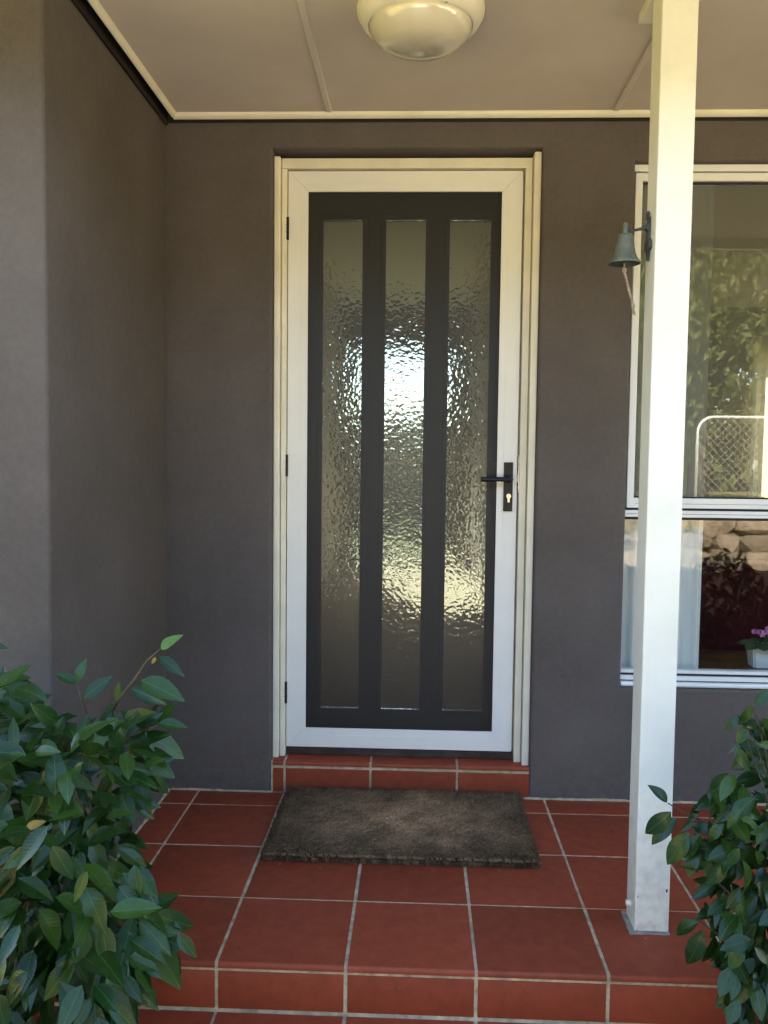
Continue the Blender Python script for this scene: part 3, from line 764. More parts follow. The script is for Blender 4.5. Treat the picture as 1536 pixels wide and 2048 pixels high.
for A_, B_ in ((lo, hi), (hi, hi2), (hi2, in_)):
    for k in range(4): bm.faces.new((A_[k], A_[(k + 1) % 4], B_[(k + 1) % 4], B_[k]))
bm.faces.new(in_)
bmesh.ops.bevel(bm, geom=[e for e in bm.edges if abs(e.verts[0].co.z - e.verts[1].co.z) > 0.05], offset=0.008, segments=3, affect='EDGES')
build('pot', bm, M['pot'], pv, auto=40)

def leaf_mesh(name, w=0.4, fold=0.25, curl=0.25, n=7, taper=0.5, wave=0.0):
    """leaf of unit length along +X, midrib on Y=0, normal +Z"""
    bm = B(); L0 = []
    for i in range(n + 1):
        t = i / n
        prof = math.sin(math.pi * t ** (1 - 0.35 * taper)) ** 0.85 * (1 - 0.35 * taper * t)
        hw = max(w / 2 * prof, 0.004 if 0 < i < n else 0.0015)
        z0 = -curl * t * t + 0.10 * curl * math.sin(math.pi * t)
        wv = wave * math.sin(t * 14)
        L0.append((bm.verts.new((t, -hw, z0 + fold * hw + wv)), bm.verts.new((t, 0, z0)), bm.verts.new((t, hw, z0 + fold * hw - wv))))
    for a, b in zip(L0, L0[1:]):
        bm.faces.new((a[0], b[0], b[1], a[1])); bm.faces.new((a[1], b[1], b[2], a[2]))
    return mesh(name, bm, smooth=True)
def orient(o, base, d, nrm, length):
    d = d.normalized(); nrm = (nrm - d * nrm.dot(d))
    if nrm.length < 1e-3: nrm = Vector((0.1, 0.3, 1)) - d * d.z
    nrm.normalize(); s = nrm.cross(d)
    o.matrix_world = Matrix(((d.x * length, s.x * length, nrm.x * length, base.x), (d.y * length, s.y * length, nrm.y * length, base.y),
                             (d.z * length, s.z * length, nrm.z * length, base.z), (0, 0, 0, 1)))
vl = leaf_mesh('violet_leaf', 0.72, -0.25, 0.35, 7, 0.0)
vl.materials.append(M['violet_leaf'])
for k in range(9):
    a = k * 2 * math.pi / 9 + 0.3
    d = Vector((math.cos(a), math.sin(a), 0.25 + jit(0.5)))
    o = link('leaf', vl, None, pv); orient(o, Vector((PX, PY, PZ + 0.088)) + d * 0.012, d, Vector((0, -0.2, 1)), 0.074 + jit(0.014))
stem = B()
for k in range(6): 
    a = k * 1.05; tube(stem, [(PX, PY, PZ + 0.08), (PX + 0.02 * math.cos(a), PY + 0.02 * math.sin(a), PZ + 0.135)], 0.0012, 5)
build('flower_stalks', stem, M['twig'], pv)
pm = leaf_mesh('petal', 0.9, -0.2, 0.1, 4, 0.0); pm.materials.append(M['petal'])
for k in range(7):
    c = Vector((PX + jit(0.055), PY + jit(0.05) - 0.008, PZ + 0.132 + jit(0.02)))
    fl = link('flower', None, None, pv)
    for q in range(5):
        a = q * 2 * math.pi / 5 + k
        d = Vector((math.cos(a), -0.5, math.sin(a)))
        o = link('petal', pm, None, fl); orient(o, c, d, Vector((0, -1, 0.5)), 0.0125)
tb = build('plant_saucer', lathe(B(), [(0, 0), (0.04, 0), (0.052, 0.006), (0.05, 0.008), (0.038, 0.003), (0, 0.003)], (0, 0, 0), 24), M['pot'])
tb.location = (2.40, 0.2, PZ); tag(tb, 'empty white saucer on the sill board past the potted violet', 'saucer')

# ------------------------------------------------------------------ porch light
PL = thing('porch_light', 'round oyster ceiling light with cream ring and opal glass bowl', 'ceiling light')
LXc, LYc = 0.762, -0.70
build('ring', lathe(B(), [(0, 0), (0.163, 0), (0.165, -0.004), (0.163, -0.018), (0.152, -0.038), (0.140, -0.047), (0.1345, -0.048), (0.1345, -0.03), (0.0, -0.03)], (LXc, LYc, CZ - 0.001), 64), M['trim'], PL, auto=30)
prof = [(0.1335 * math.cos(t), -0.042 - 0.072 * math.sin(t)) for t in [k * math.pi / 2 / 14 for k in range(14)]] + [(0, -0.114)]
prof = [(0.1335, -0.036)] + prof
build('glass_bowl', lathe(B(), prof, (LXc, LYc, CZ), 64), M['opal'], PL, smooth=True)
build('retaining_screw', lathe(B(), [(0, -0.006), (0.004, -0.005), (0.004, 0.006), (0, 0.006)], (LXc + 0.062, LYc - 0.121, CZ - 0.046), 10), M['chrome'], PL)

# ------------------------------------------------------------------ porch post
px0, px1, py0, py1 = 1.3365, 1.4225, -0.852, -0.765
PP = thing('porch_post', 'square white porch post standing at the tile edge', 'post')
boxm('shaft', M['post'], PP, px0, px1, py0, py1, 0.004, CZ - 0.024, bev=0.004, seg=3)
boxm('cap_plate', M['trim'], PP, 1.328, 1.452, -1.15, -0.655, CZ - 0.0235, CZ - 0.0005, bev=0.002)
sb = B()
for k in range(9):
    box(sb, px0 - 0.010 - random.random() * 0.004, px0 + 0.002, py0 - 0.008 + k * 0.0118, py0 + 0.004 + k * 0.0118, -0.002, 0.003 + random.random() * 0.003)
for k in range(8):
    box(sb, px0 + k * 0.011, px0 + 0.011 + k * 0.011, py0 - 0.005 - random.random() * 0.003, py0 + 0.001, -0.002, 0.003 + random.random() * 0.002)
build('base_sealant', sb, M['sealant'], PP)
for s in (-1, 1):
    bm = lathe(B(), [(0, 0), (0.0085, 0), (0.0085, 0.004), (0.007, 0.010), (0, 0.0115)], (0, 0, 0), 14)
    xx = px0 if s < 0 else px1
    bm.transform(Matrix.Translation((xx, -0.800, 0.052)) @ Matrix.Rotation(R(90 * s), 4, 'Y'))
    build('bolt_cover', bm, M['post'], PP, auto=40)
for (u, v, r) in ((1266, 1793, 0.0022), (1333.5, 1781, 0.004), (1273, 1860, 0.002)):
    p = at(u, v, py0)
    t = bmesh.new(); bmesh.ops.create_circle(t, cap_ends=True, radius=r, segments=7)
    for vv in t.verts: vv.co = Vector((vv.co.x * 0.6, 0, vv.co.y * (1.3 + jit(0.8))))
    o = build('paint_chip', t, M['timber'], PP)
    o.location = (min(max(p.x, px0 + 0.006), px1 - 0.006), py0 - 0.0003, p.z)

# ------------------------------------------------------------------ ship's bell on the post
SB = thing('door_bell', 'small green bronze hand bell on a bracket fixed to the post', 'bell')
BY = -0.805
bc = at(1249, 528, BY)
bm = B()
lathe(bm, [(0.0385, 0.0), (0.0395, 0.002), (0.037, 0.006), (0.0315, 0.013), (0.0265, 0.024), (0.0235, 0.038), (0.021, 0.055), (0.0195, 0.066), (0.016, 0.072), (0.007, 0.074), (0.0062, 0.096), (0.005, 0.100), (0, 0.101),
           ], (bc.x, bc.y, bc.z), 36)
build('bell_cup', bm, M['verdigris'], SB, auto=60)
bm = B(); lathe(bm, [(0.0375, 0.001), (0.029, 0.012), (0.021, 0.035), (0.017, 0.062), (0, 0.066)], (bc.x, bc.y, bc.z), 30)
build('bell_inside', bm, M['iron'], SB, smooth=True)
bm = B()
zt = bc.z + 0.083
tube(bm, [(bc.x - 0.004, bc.y, zt), (bc.x + 0.018, bc.y, zt - 0.002), (px0 - 0.016, bc.y, zt + 0.004), (px0 - 0.006, bc.y, zt + 0.006)], [0.0035, 0.003, 0.0045, 0.0065], 8)
box(bm, px0 - 0.012, px0 - 0.001, bc.y - 0.008, bc.y + 0.008, zt - 0.002, zt + 0.016, 0.002, 2)
build('bracket_arm', bm, M['iron'], SB, auto=50)
bm = B()  # anchor-shaped back plate
prism(bm, [(bc.y - 0.005, zt + 0.03), (bc.y + 0.005, zt + 0.03), (bc.y + 0.0065, zt - 0.02), (bc.y + 0.020, zt - 0.030), (bc.y + 0.021, zt - 0.048), (bc.y + 0.008, zt - 0.054), (bc.y, zt - 0.076),
           (bc.y - 0.008, zt - 0.054), (bc.y - 0.021, zt - 0.048), (bc.y - 0.020, zt - 0.030), (bc.y - 0.0065, zt - 0.02)], 'X', px0 - 0.008, px0 - 0.0005)
tube(bm, [(px0 - 0.007, bc.y - 0.008 + 0.0, zt + 0.03)] + [(px0 - 0.007, bc.y + 0.008 * math.sin(a), zt + 0.034 + 0.009 * math.cos(a)) for a in [k * math.pi / 5 for k in range(11)]], 0.0028, 8)
build('back_plate', bm, M['iron'], SB, auto=40)
bm = B()
tube(bm, [(bc.x, bc.y, bc.z + 0.05), (bc.x, bc.y, bc.z + 0.01)], [0.002, 0.002], 8)
lathe(bm, [(0, -0.008), (0.007, -0.004), (0.007, 0.004), (0, 0.008)], (bc.x, bc.y, bc.z + 0.008), 12)
build('clapper', bm, M['iron'], SB, smooth=True)
bm = B()
k0 = Vector((bc.x, bc.y, bc.z - 0.012)); k1 = at(1266, 612, BY); k2 = at(1269, 628, BY)
tube(bm, [(bc.x, bc.y, bc.z + 0.006), k0], 0.0022, 8)
tube(bm, [k0 + Vector((0, 0, 0.004)), k0, k0 - Vector((0, 0, 0.005)), k0 - Vector((0, 0, 0.010))], [0.003, 0.0058, 0.0056, 0.003], 10)
for s in (-1, 1):
    pts = [k0 + (k1 - k0) * t + Vector((s * 0.0022 * math.cos(t * 40), s * 0.0022 * math.sin(t * 40), -0.007 * (1 - t))) for t in [i / 24 for i in range(25)]]
    tube(bm, pts, 0.0022, 6)
tube(bm, [k1 + Vector((0, 0, 0.006)), k1, k1 - Vector((0, 0, 0.006))], [0.003, 0.0056, 0.003], 10)
for k in range(9):
    tube(bm, [k1, k2 + Vector((jit(0.012), jit(0.012), jit(0.006)))], 0.0009, 4)
build('bell_rope', bm, M['rope'], SB, smooth=True)

# ------------------------------------------------------------------ door mat
MT = thing('door_mat', 'thick dark brown coir door mat in front of the step', 'door mat')
mxa, mxb, mya, myb, mh = 0.322, 1.142, -0.520, -0.014, 0.033
bm = B(); nx, ny = 82, 51
g = []
for i in range(nx + 1):
    r = []
    for j in range(ny + 1):
        x = mxa + (mxb - mxa) * i / nx; y = mya + (myb - mya) * j / ny
        e = min(i, nx - i, j * 1.0, ny - j)
        z = mh - (0.013 if e == 0 else 0.005 if e == 1 else 0.001 if e == 2 else 0) + jit(0.005) + 0.002 * math.sin(x * 21) * math.sin(y * 17)
        if e == 0: x += jit(0.011); y += jit(0.011)
        r.append(bm.verts.new((x, y, z)))
    g.append(r)
for i in range(nx):
    for j in range(ny):
        bm.faces.new((g[i][j], g[i + 1][j], g[i + 1][j + 1], g[i][j + 1]))
bmesh.ops.recalc_face_normals(bm, faces=bm.faces[:])
border = [g[i][0] for i in range(nx + 1)] + [g[nx][j] for j in range(1, ny + 1)] + [g[i][ny] for i in range(nx - 1, -1, -1)] + [g[0][j] for j in range(ny - 1, 0, -1)]
prev = border
for zz, off in ((0.012, 0.003), (0.0015, -0.001)):
    cx, cy = (mxa + mxb) / 2, (mya + myb) / 2
    nb = [bm.verts.new((v.co.x + math.copysign(off, v.co.x - cx) * (abs(v.co.x - cx) > 0.40), v.co.y + math.copysign(off, v.co.y - cy) * (abs(v.co.y - cy) > 0.245), zz + jit(0.001))) for v in border]
    for k in range(len(border)):
        k2 = (k + 1) % len(border); bm.faces.new((prev[k], nb[k], nb[k2], prev[k2]))
    prev = nb
bmesh.ops.recalc_face_normals(bm, faces=bm.faces[:])
build('mat_body', bm, M['coir'], MT)
bm = B()
def fibre(p, d, w):
    s = Vector((jit(2), jit(2), jit(0.4))).normalized() * w
    bm.faces.new((bm.verts.new(p - s), bm.verts.new(p + s), bm.verts.new(p + d)))
for k in range(26000):
    x = random.uniform(mxa, mxb); y = random.uniform(mya, myb)
    fibre(Vector((x, y, mh - 0.004)), Vector((jit(0.022), jit(0.022) - 0.003, random.uniform(0.003, 0.012))), 0.0011)
for k in range(6000):
    x = random.uniform(mxa - 0.002, mxb + 0.002); z = random.uniform(0.002, mh - 0.002)
    fibre(Vector((x, mya - 0.001, z)), Vector((jit(0.008), -random.uniform(0.003, 0.010), jit(0.014))), 0.0012)
for k in range(2500):
    s = random.choice((0, 1)); y = random.uniform(mya, myb); z = random.uniform(0.002, mh - 0.002)
    fibre(Vector((mxb if s else mxa, y, z)), Vector(((1 if s else -1) * random.uniform(0.002, 0.007), jit(0.008), jit(0.008))), 0.0008)
tag(build('pile_fibres', bm, M['coir'], MT), kind='stuff')
# woven binding row along the front edge
bm = B()
for k in range(150):
    x = mxa + 0.004 + (mxb - mxa - 0.008) * k / 150
    if random.random() < 0.12: continue
    tube(bm, [(x, mya - 0.0035, 0.027 + jit(0.004)), (x + 0.0035, mya - 0.0075 + jit(0.003), 0.022), (x + 0.006, mya - 0.004, 0.016 + jit(0.003))], 0.0024 + random.random() * 0.0009, 5)
build('woven_edge', bm, M['coir_edge'], MT, smooth=True)
deb = B()
for (u, v) in ((558, 1729), (870, 1742), (1000, 1742), (640, 1738), (1035, 1640), (934, 1683), (1290, 1878), (1262, 1858)):
    d = _fw * FPX + _rt * (u - 768) + _up * (1024 - v); p = CAM + d * ((0.034 if v < 1700 and u < 1070 else 0.001) - CAM.z) / d.z
    a = random.uniform(0, 3.1)
    tube(deb, [p, p + Vector((0.006 * math.cos(a), 0.006 * math.sin(a), 0.001))], 0.0009, 4)
tag(build('debris', deb, M['rope']), 'tiny dry grass bits lying about the mat', 'debris', kind='stuff')

# ------------------------------------------------------------------ shrubs
LV = {'L': [leaf_mesh('leaf', 0.44 + jit(0.14), 0.22 + jit(0.3), 0.16 + jit(0.35), 8, 0.55, 0.006 + jit(0.01)) for k in range(8)],
      'R': [leaf_mesh('leaf', 0.45 + jit(0.12), 0.28 + jit(0.3), 0.18 + jit(0.35), 8, 0.1, 0.004 + jit(0.01)) for k in range(8)]}
YNG = {k: [m.copy() for m in v[:3]] for k, v in LV.items()}
DEAD = LV['L'][0].copy()
for k, v in LV.items():
    for m in v: m.materials.append(M['leaf' + k])
for v in YNG.values():
    for m in v: m.materials.append(M['leafY'])
DEAD.materials.append(M['leafD'])
to_cam = Vector((0, -1, 0.25))
def put_leaf(parent, kind, base, d, length, nrm=None, young=False):
    me = DEAD if (not young and nrm is None and random.random() < 0.0) else random.choice(YNG[kind] if young else LV[kind])
    o = link('leaf', me, None, parent)
    n_ = nrm or (Vector((0, 0, 1)) * random.uniform(0.3, 1.0) + to_cam * random.uniform(0.1, 0.9) + Vector((jit(0.9), jit(0.5), jit(0.5))))
    orient(o, base, d, n_, length)
    return o
def hero(parent, kind, lst, sc, org, ydep, spread):
    """leaves measured one by one: base and tip"""
    out = []
    for it in lst:
        (a, b, c, d) = it[:4]
        y = ydep + jit(spread) if len(it) < 6 else it[5]
        pa = at(org[0] + a / sc, org[1] + b / sc, y); pb = at(org[0] + c / sc, org[1] + d / sc, y)
        dv = pb - pa; L = dv.length
        dv.y += jit(0.6) * L
        put_leaf(parent, kind, pa, dv, L * 1.04, to_cam * random.uniform(0.5, 1.1) + Vector((jit(0.7), 0, random.uniform(0.2, 0.9))), young=(len(it) > 4 and it[4] == 1))
        out.append(pa)
    return out

def twigs(parent, base_pts, root, n, r0, mat):
    pts = sorted(base_pts, key=lambda p: -p.z)
    for k, p in enumerate(pts[:n]):
        mid = root.lerp(p, 0.55) + Vector((jit(0.08), jit(0.08), 0.04))
        q = [root, root.lerp(mid, 0.5) + Vector((jit(0.03), jit(0.03), 0.02)), mid, mid.lerp(p, 0.5) + Vector((jit(0.02), jit(0.02), 0.01)), p]
        build('stem', tube(B(), q, [r0, r0 * 0.8, r0 * 0.6, r0 * 0.4, r0 * 0.25], 6), mat, parent)

LB = thing('shrub', 'leafy green shrub at the porch corner below the forward wall', 'shrub', 'shrubs flanking the porch')
HL = [(815, 150, 905, 70, 1), (805, 185, 945, 270), (715, 305, 955, 380), (665, 350, 838, 428), (590, 410, 600, 315), (585, 420, 468, 545), (390, 320, 282, 268), (390, 312, 418, 202), (425, 395, 548, 293),
      (385, 612, 432, 480), (640, 592, 805, 478), (800, 532, 888, 415), (805, 522, 945, 545), (735, 568, 922, 722), (645, 640, 805, 692), (720, 762, 872, 705), (590, 700, 718, 822), (772, 785, 852, 888),
      (550, 880, 805, 908), (562, 868, 478, 1062), (690, 945, 782, 1002), (325, 700, 508, 742), (198, 745, 335, 565), (210, 765, 0, 690), (220, 975, 138, 825), (225, 980, 345, 755), (370, 900, 432, 992),
      (440, 1000, 212, 1108), (445, 1015, 578, 1228), (600, 1140, 742, 1238), (500, 1220, 694, 1385), (268, 1240, 335, 1130, 1), (82, 1268, 322, 1398), (408, 1412, 694, 1455), (660, 1532, 892, 1398),
      (775, 1490, 980, 1605), (738, 1530, 918, 1850), (325, 1470, 405, 1705), (368, 1438, 518, 1678), (520, 1692, 802, 1640), (498, 1758, 734, 1958), (530, 1622, 692, 1470), (0, 1605, 168, 1458), (0, 1610, 62, 1812),
      (195, 1830, 434, 1872), (122, 1862, 242, 1720), (640, 1800, 742, 1905), (690, 1860, 812, 1965), (-60, 318, 138, 288), (20, 335, 250, 392), (-40, 450, 152, 440), (-40, 540, 168, 498), (90, 592, 292, 548),
      (-60, 620, 62, 578), (-30, 130, 40, 132), (500, 790, 578, 775, 1), (225, 915, 292, 900, 1), (130, 1060, 0, 1300), (110, 1100, 20, 1380), (250, 1480, 350, 1740), (380, 1720, 240, 1900), (900, 1590, 1000, 1700),
      (455, 1230, 468, 1170, 1), (580, 960, 640, 1110), (540, 500, 640, 590), (600, 560, 560, 700), (330, 600, 270, 740), (460, 620, 500, 720), (700, 620, 870, 560), (560, 1240, 480, 1400), (620, 1560, 560, 1680)]
bl = hero(LB, 'L', HL, 2.534, (0, 1240), -1.33, 0.16)
# leaves through the body of the shrub
def inside(u, v, poly):
    r = False
    for (x1_, y1_), (x2_, y2_) in zip(poly, poly[1:] + poly[:1]):
        if (y1_ > v) != (y2_ > v) and u < (x2_ - x1_) * (v - y1_) / (y2_ - y1_) + x1_: r = not r
    return r
def body(parent, kind, n, poly, yr, lens, cu, cv, joined=None):
    us = [p[0] for p in poly]; vs_ = [p[1] for p in poly]; k = 0
    while k < n:
        u, v = random.uniform(min(us), max(us)), random.uniform(min(vs_), max(vs_))
        if not inside(u, v, poly): continue
        p = at(u, v, random.uniform(*yr))
        d = Vector(((u - cu) / 260 + jit(1.3), -0.35 + jit(1.0), -(v - cv) / 700 - 0.25 + jit(1.1)))
        L = random.uniform(*lens)
        p = p - d.normalized() * L * 0.5
        if joined is None:
            put_leaf(parent, kind, p, d, L, young=random.random() < 0.006)
        else:
            n_ = Vector((0, 0, 1)) * random.uniform(0.3, 1.0) + to_cam * random.uniform(0.1, 0.9) + Vector((jit(0.9), jit(0.5), jit(0.5)))
            d = d.normalized(); n_ = (n_ - d * n_.dot(d)).normalized(); s_ = n_.cross(d)
            w = L * 0.2; a0 = len(joined[0])
            joined[0].extend([tuple(q) for q in (p, p + d * L * 0.35 + s_ * w + n_ * w * .25, p + d * L * 0.7 + s_ * w * 0.75 + n_ * w * .2, p + d * L - n_ * L * .1, p + d * L * 0.7 - s_ * w * 0.75 + n_ * w * .2, p + d * L * 0.35 - s_ * w + n_ * w * .25, p + d * L * 0.5)])
            joined[1].extend([(a0, a0 + 5, a0 + 6), (a0, a0 + 6, a0 + 1), (a0 + 5, a0 + 4, a0 + 6), (a0 + 1, a0 + 6, a0 + 2), (a0 + 4, a0 + 3, a0 + 6), (a0 + 6, a0 + 3, a0 + 2)])
        k += 1
def inner(parent, kind, jn):
    me = bpy.data.meshes.new('inner_foliage'); me.from_pydata(jn[0], [], jn[1])
    tag(link('inner_foliage', me, M['leaf' + kind], parent), kind='stuff')
PLY = [(-60, 1360), (40, 1350), (95, 1420), (180, 1470), (240, 1430), (310, 1420), (335, 1460), (335, 1530), (300, 1600), (265, 1650), (275, 1720), (310, 1790), (340, 1860), (350, 1910), (290, 1990), (280, 2100), (-60, 2100)]
body(LB, 'L', 228, PLY, (-1.58, -1.26), (0.052, 0.098), 90, 1700)
jn = ([], [])
body(LB, 'L', 420, PLY, (-1.42, -1.10), (0.065, 0.10), 90, 1700, jn)
body(LB, 'L', 260, [(-420, 1420), (-60, 1400), (40, 1400), (200, 1600), (260, 2000), (320, 2400), (-420, 2400)], (-1.5, -1.1), (0.08, 0.115), 0, 1800, jn)
inner(LB, 'L', jn)
o = link('dry_leaf', DEAD, None, LB); orient(o, at(52, 1655, -1.5), at(75, 1647, -1.5) - at(52, 1655, -1.5), Vector((0, -1, 0.4)), 0.035)
o = link('dry_leaf', DEAD, None, LB); orient(o, at(312, 1315, -1.33), at(300, 1330, -1.33) - at(312, 1315, -1.33), Vector((0, -1, 0.4)), 0.018)
root = Vector((-0.12, -1.38, GZ))
def ptw(lst, y, r0=0.0035, r1=0.0016, parent=None):
    p = [at(u, v, y) for u, v in lst]
    n_ = len(p)
    build('twig', tube(B(), p, [r0 + (r1 - r0) * i / (n_ - 1) for i in range(n_)], 6), M['twig'], parent)
ptw([(225, 1420), (240, 1395), (270, 1358), (295, 1320), (322, 1297)], -1.33, parent=LB)
ptw([(185, 1475), (178, 1440), (165, 1405), (154, 1367)], -1.33, parent=LB)
ptw([(200, 1505), (245, 1480), (285, 1460), (318, 1450)], -1.33, parent=LB)
ptw([(130, 1690), (160, 1660), (185, 1620), (215, 1590)], -1.36, parent=LB)
ptw([(50, 1570), (90, 1540), (125, 1520)], -1.38, parent=LB)
ptw([(100, 1815), (140, 1800), (165, 1790)], -1.36, parent=LB)
ptw([(200, 1890), (250, 1860), (300, 1830)], -1.36, parent=LB)
twigs(LB, bl[20:40], root, 4, 0.0045, M['twig'])

RB = thing('shrub', 'glossy leaved shrub overhanging the tiles beyond the white post', 'shrub', 'shrubs flanking the porch')
HR = [(565, 690, 478, 585), (590, 745, 438, 892), (622, 782, 452, 908), (700, 868, 556, 1055), (740, 870, 745, 1115), (920, 792, 1155, 832, 1), (930, 1212, 778, 1038, 1), (930, 1222, 738, 1182), (965, 1260, 818, 1385),
      (760, 1420, 612, 1505), (782, 1470, 690, 1678), (852, 1500, 815, 1695), (880, 1540, 945, 1765), (1000, 1445, 1085, 1318), (1100, 100, 1200, -5), (1085, 95, 1008, 205), (1000, 150, 912, 245), (1062, 208, 988, 325),
      (1060, 205, 1112, 310, 1), (1150, 388, 968, 485), (1190, 448, 1035, 585), (940, 508, 836, 655), (1000, 622, 888, 745), (1000, 700, 1145, 772), (1190, 865, 1098, 985), (1092, 978, 1030, 1065), (1130, 1308, 1185, 1485),
      (1005, 1700, 955, 1805), (965, 1828, 868, 1905), (945, 1850, 962, 1992), (1088, 1778, 1132, 1905), (880, 765, 848, 650), (820, 800, 835, 905), (860, 900, 880, 1010), (760, 760, 690, 800), (720, 800, 640, 860),
      (900, 960, 840, 1080), (1050, 860, 1180, 900), (1010, 880, 930, 980), (1040, 1060, 960, 1150), (950, 1180, 1030, 1290), (1100, 1180, 1190, 1100), (1040, 1540, 1000, 1660), (1100, 1580, 1190, 1680), (1120, 640, 1050, 740),
      (1190, 560, 1140, 700), (1160, 200, 1190, 330), (1180, 60, 1240, 160), (1100, 1690, 1180, 1640), (820, 1420, 860, 1480), (1130, 1900, 1185, 2010), (700, 780, 760, 740), (900, 1340, 880, 1540), (940, 1400, 1000, 1640)]
br = hero(RB, 'R', HR, 3.065, (1150, 1380), -1.18, 0.14)
PRY = [(1580, 1385), (1536, 1400), (1490, 1430), (1462, 1490), (1480, 1560), (1430, 1575), (1440, 1620), (1400, 1650), (1405, 1700), (1430, 1740), (1425, 1830), (1445, 1900), (1450, 1990), (1500, 2100), (1580, 2100)]
body(RB, 'R', 190, PRY, (-1.36, -1.10), (0.042, 0.076), 1560, 1700)
body(RB, 'R', 50, [(1395, 1600), (1470, 1560), (1490, 1900), (1440, 1960), (1410, 1800), (1375, 1700)], (-1.26, -1.08), (0.045, 0.076), 1560, 1700)
jn = ([], [])
body(RB, 'R', 110, [(1640, 1420), (1530, 1450), (1490, 1640), (1470, 1740), (1470, 2000), (1500, 2200), (1640, 2200)], (-1.25, -1.08), (0.062, 0.085), 1560, 1700, jn)
body(RB, 'R', 160, [(1600, 1350), (1900, 1350), (1900, 2300), (1560, 2300)], (-1.45, -1.08), (0.062, 0.085), 1700, 1700, jn)
inner(RB, 'R', jn)
rootR = Vector((1.68, -1.55, GZ))
ptw([(1400, 1640), (1365, 1622), (1345, 1612), (1336, 1606)], -1.18, 0.002, 0.0014, RB)
ptw([(1490, 1815), (1475, 1800), (1440, 1770), (1415, 1690), (1380, 1655)], -1.18, 0.003, 0.0015, RB)
ptw([(1500, 1950), (1470, 1890), (1430, 1865), (1398, 1842)], -1.18, 0.003, 0.0015, RB)
ptw([(1536, 1500), (1520, 1455), (1508, 1415), (1500, 1405)], -1.18, 0.003, 0.0015, RB)
ptw([(1536, 2040), (1500, 2022), (1475, 2012)], -1.18, 0.0018, 0.0012, RB)
twigs(RB, br[12:40], rootR, 4, 0.004, M['twig'])

# ------------------------------------------------------------------ garden that the glass mirrors: rock wall, gate, trees
RW = thing('rock_wall', 'low sandstone rock wall across the front garden', 'rock wall')
def rock_mesh(seed):
    rr = random.Random(seed); bm = B()
    bmesh.ops.create_icosphere(bm, subdivisions=2, radius=0.5)
    for v in bm.verts:
        f = 1 + rr.uniform(-0.16, 0.16)
        v.co = Vector((max(-.40, min(.40, v.co.x * f)), max(-.38, min(.38, v.co.y * f)), max(-.36, min(.36, v.co.z * f))))
    return mesh('rock', bm)
rocks = [rock_mesh(k) for k in range(6)]
for me in rocks: me.materials.append(M['rock'])
for row, z in enumerate((GZ + 0.13, 0.12, 0.34)):
    x = -6 + row * 0.2
    while x < 11:
        w = random.uniform(0.35, 0.7)
        o = link('rock', random.choice(rocks), None, RW)
        o.location = (x + w / 2, -8.5 - row * 0.08 + jit(0.08), z + jit(0.05)); o.scale = (w * 1.25, 0.55, random.uniform(0.34, 0.46)); o.rotation_euler = (jit(0.4), jit(0.3), jit(0.6))
        x += w

GT = thing('tube_gate', 'galvanised tube gate with chain mesh on the terrace', 'gate')
gx0, gx1, gz0_, gz1_, gy = 4.62, 7.2, 0.50, 1.82, -8.95
rc = 0.22
pts = [(gx0, gy, gz0_), (gx0, gy, gz1_ - rc)] + [(gx0 + rc - rc * math.cos(a), gy, gz1_ - rc + rc * math.sin(a)) for a in (0.3, 0.6, 0.9, 1.2, 1.45)] + [(gx0 + rc, gy, gz1_), (gx1 - rc, gy, gz1_)] + \
      [(gx1 - rc + rc * math.sin(a), gy, gz1_ - rc + rc * math.cos(a)) for a in (0.3, 0.6, 0.9, 1.2, 1.45)] + [(gx1, gy, gz1_ - rc), (gx1, gy, gz0_), (gx0, gy, gz0_)]
build('frame', tube(B(), pts, 0.024, 10), M['steel'], GT)
bm = B(); pit = 0.11
k = -12
while k < 26:
    a0, z0_ = gx0 + k * pit, gz0_
    for s in (1, -1):
        pa = Vector((a0 if s > 0 else a0 + (gz1_ - gz0_), gy, gz0_)); pb = Vector((a0 + (gz1_ - gz0_) if s > 0 else a0, gy, gz1_))
        ts_ = [t for t in [i / 60 for i in range(61)] if gx0 < (pa.x + (pb.x - pa.x) * t) < gx1]
        if len(ts_) > 2: tube(bm, [pa.lerp(pb, ts_[0]), pa.lerp(pb, ts_[-1])], 0.0035, 4)
    k += 1
build('chain_mesh', bm, M['wire'], GT)
for x in (gx1 + 0.12,):
    build('gate_post', tube(B(), [(x, gy, 0.4), (x, gy, 1.85)], 0.03, 10), M['steel'], GT)

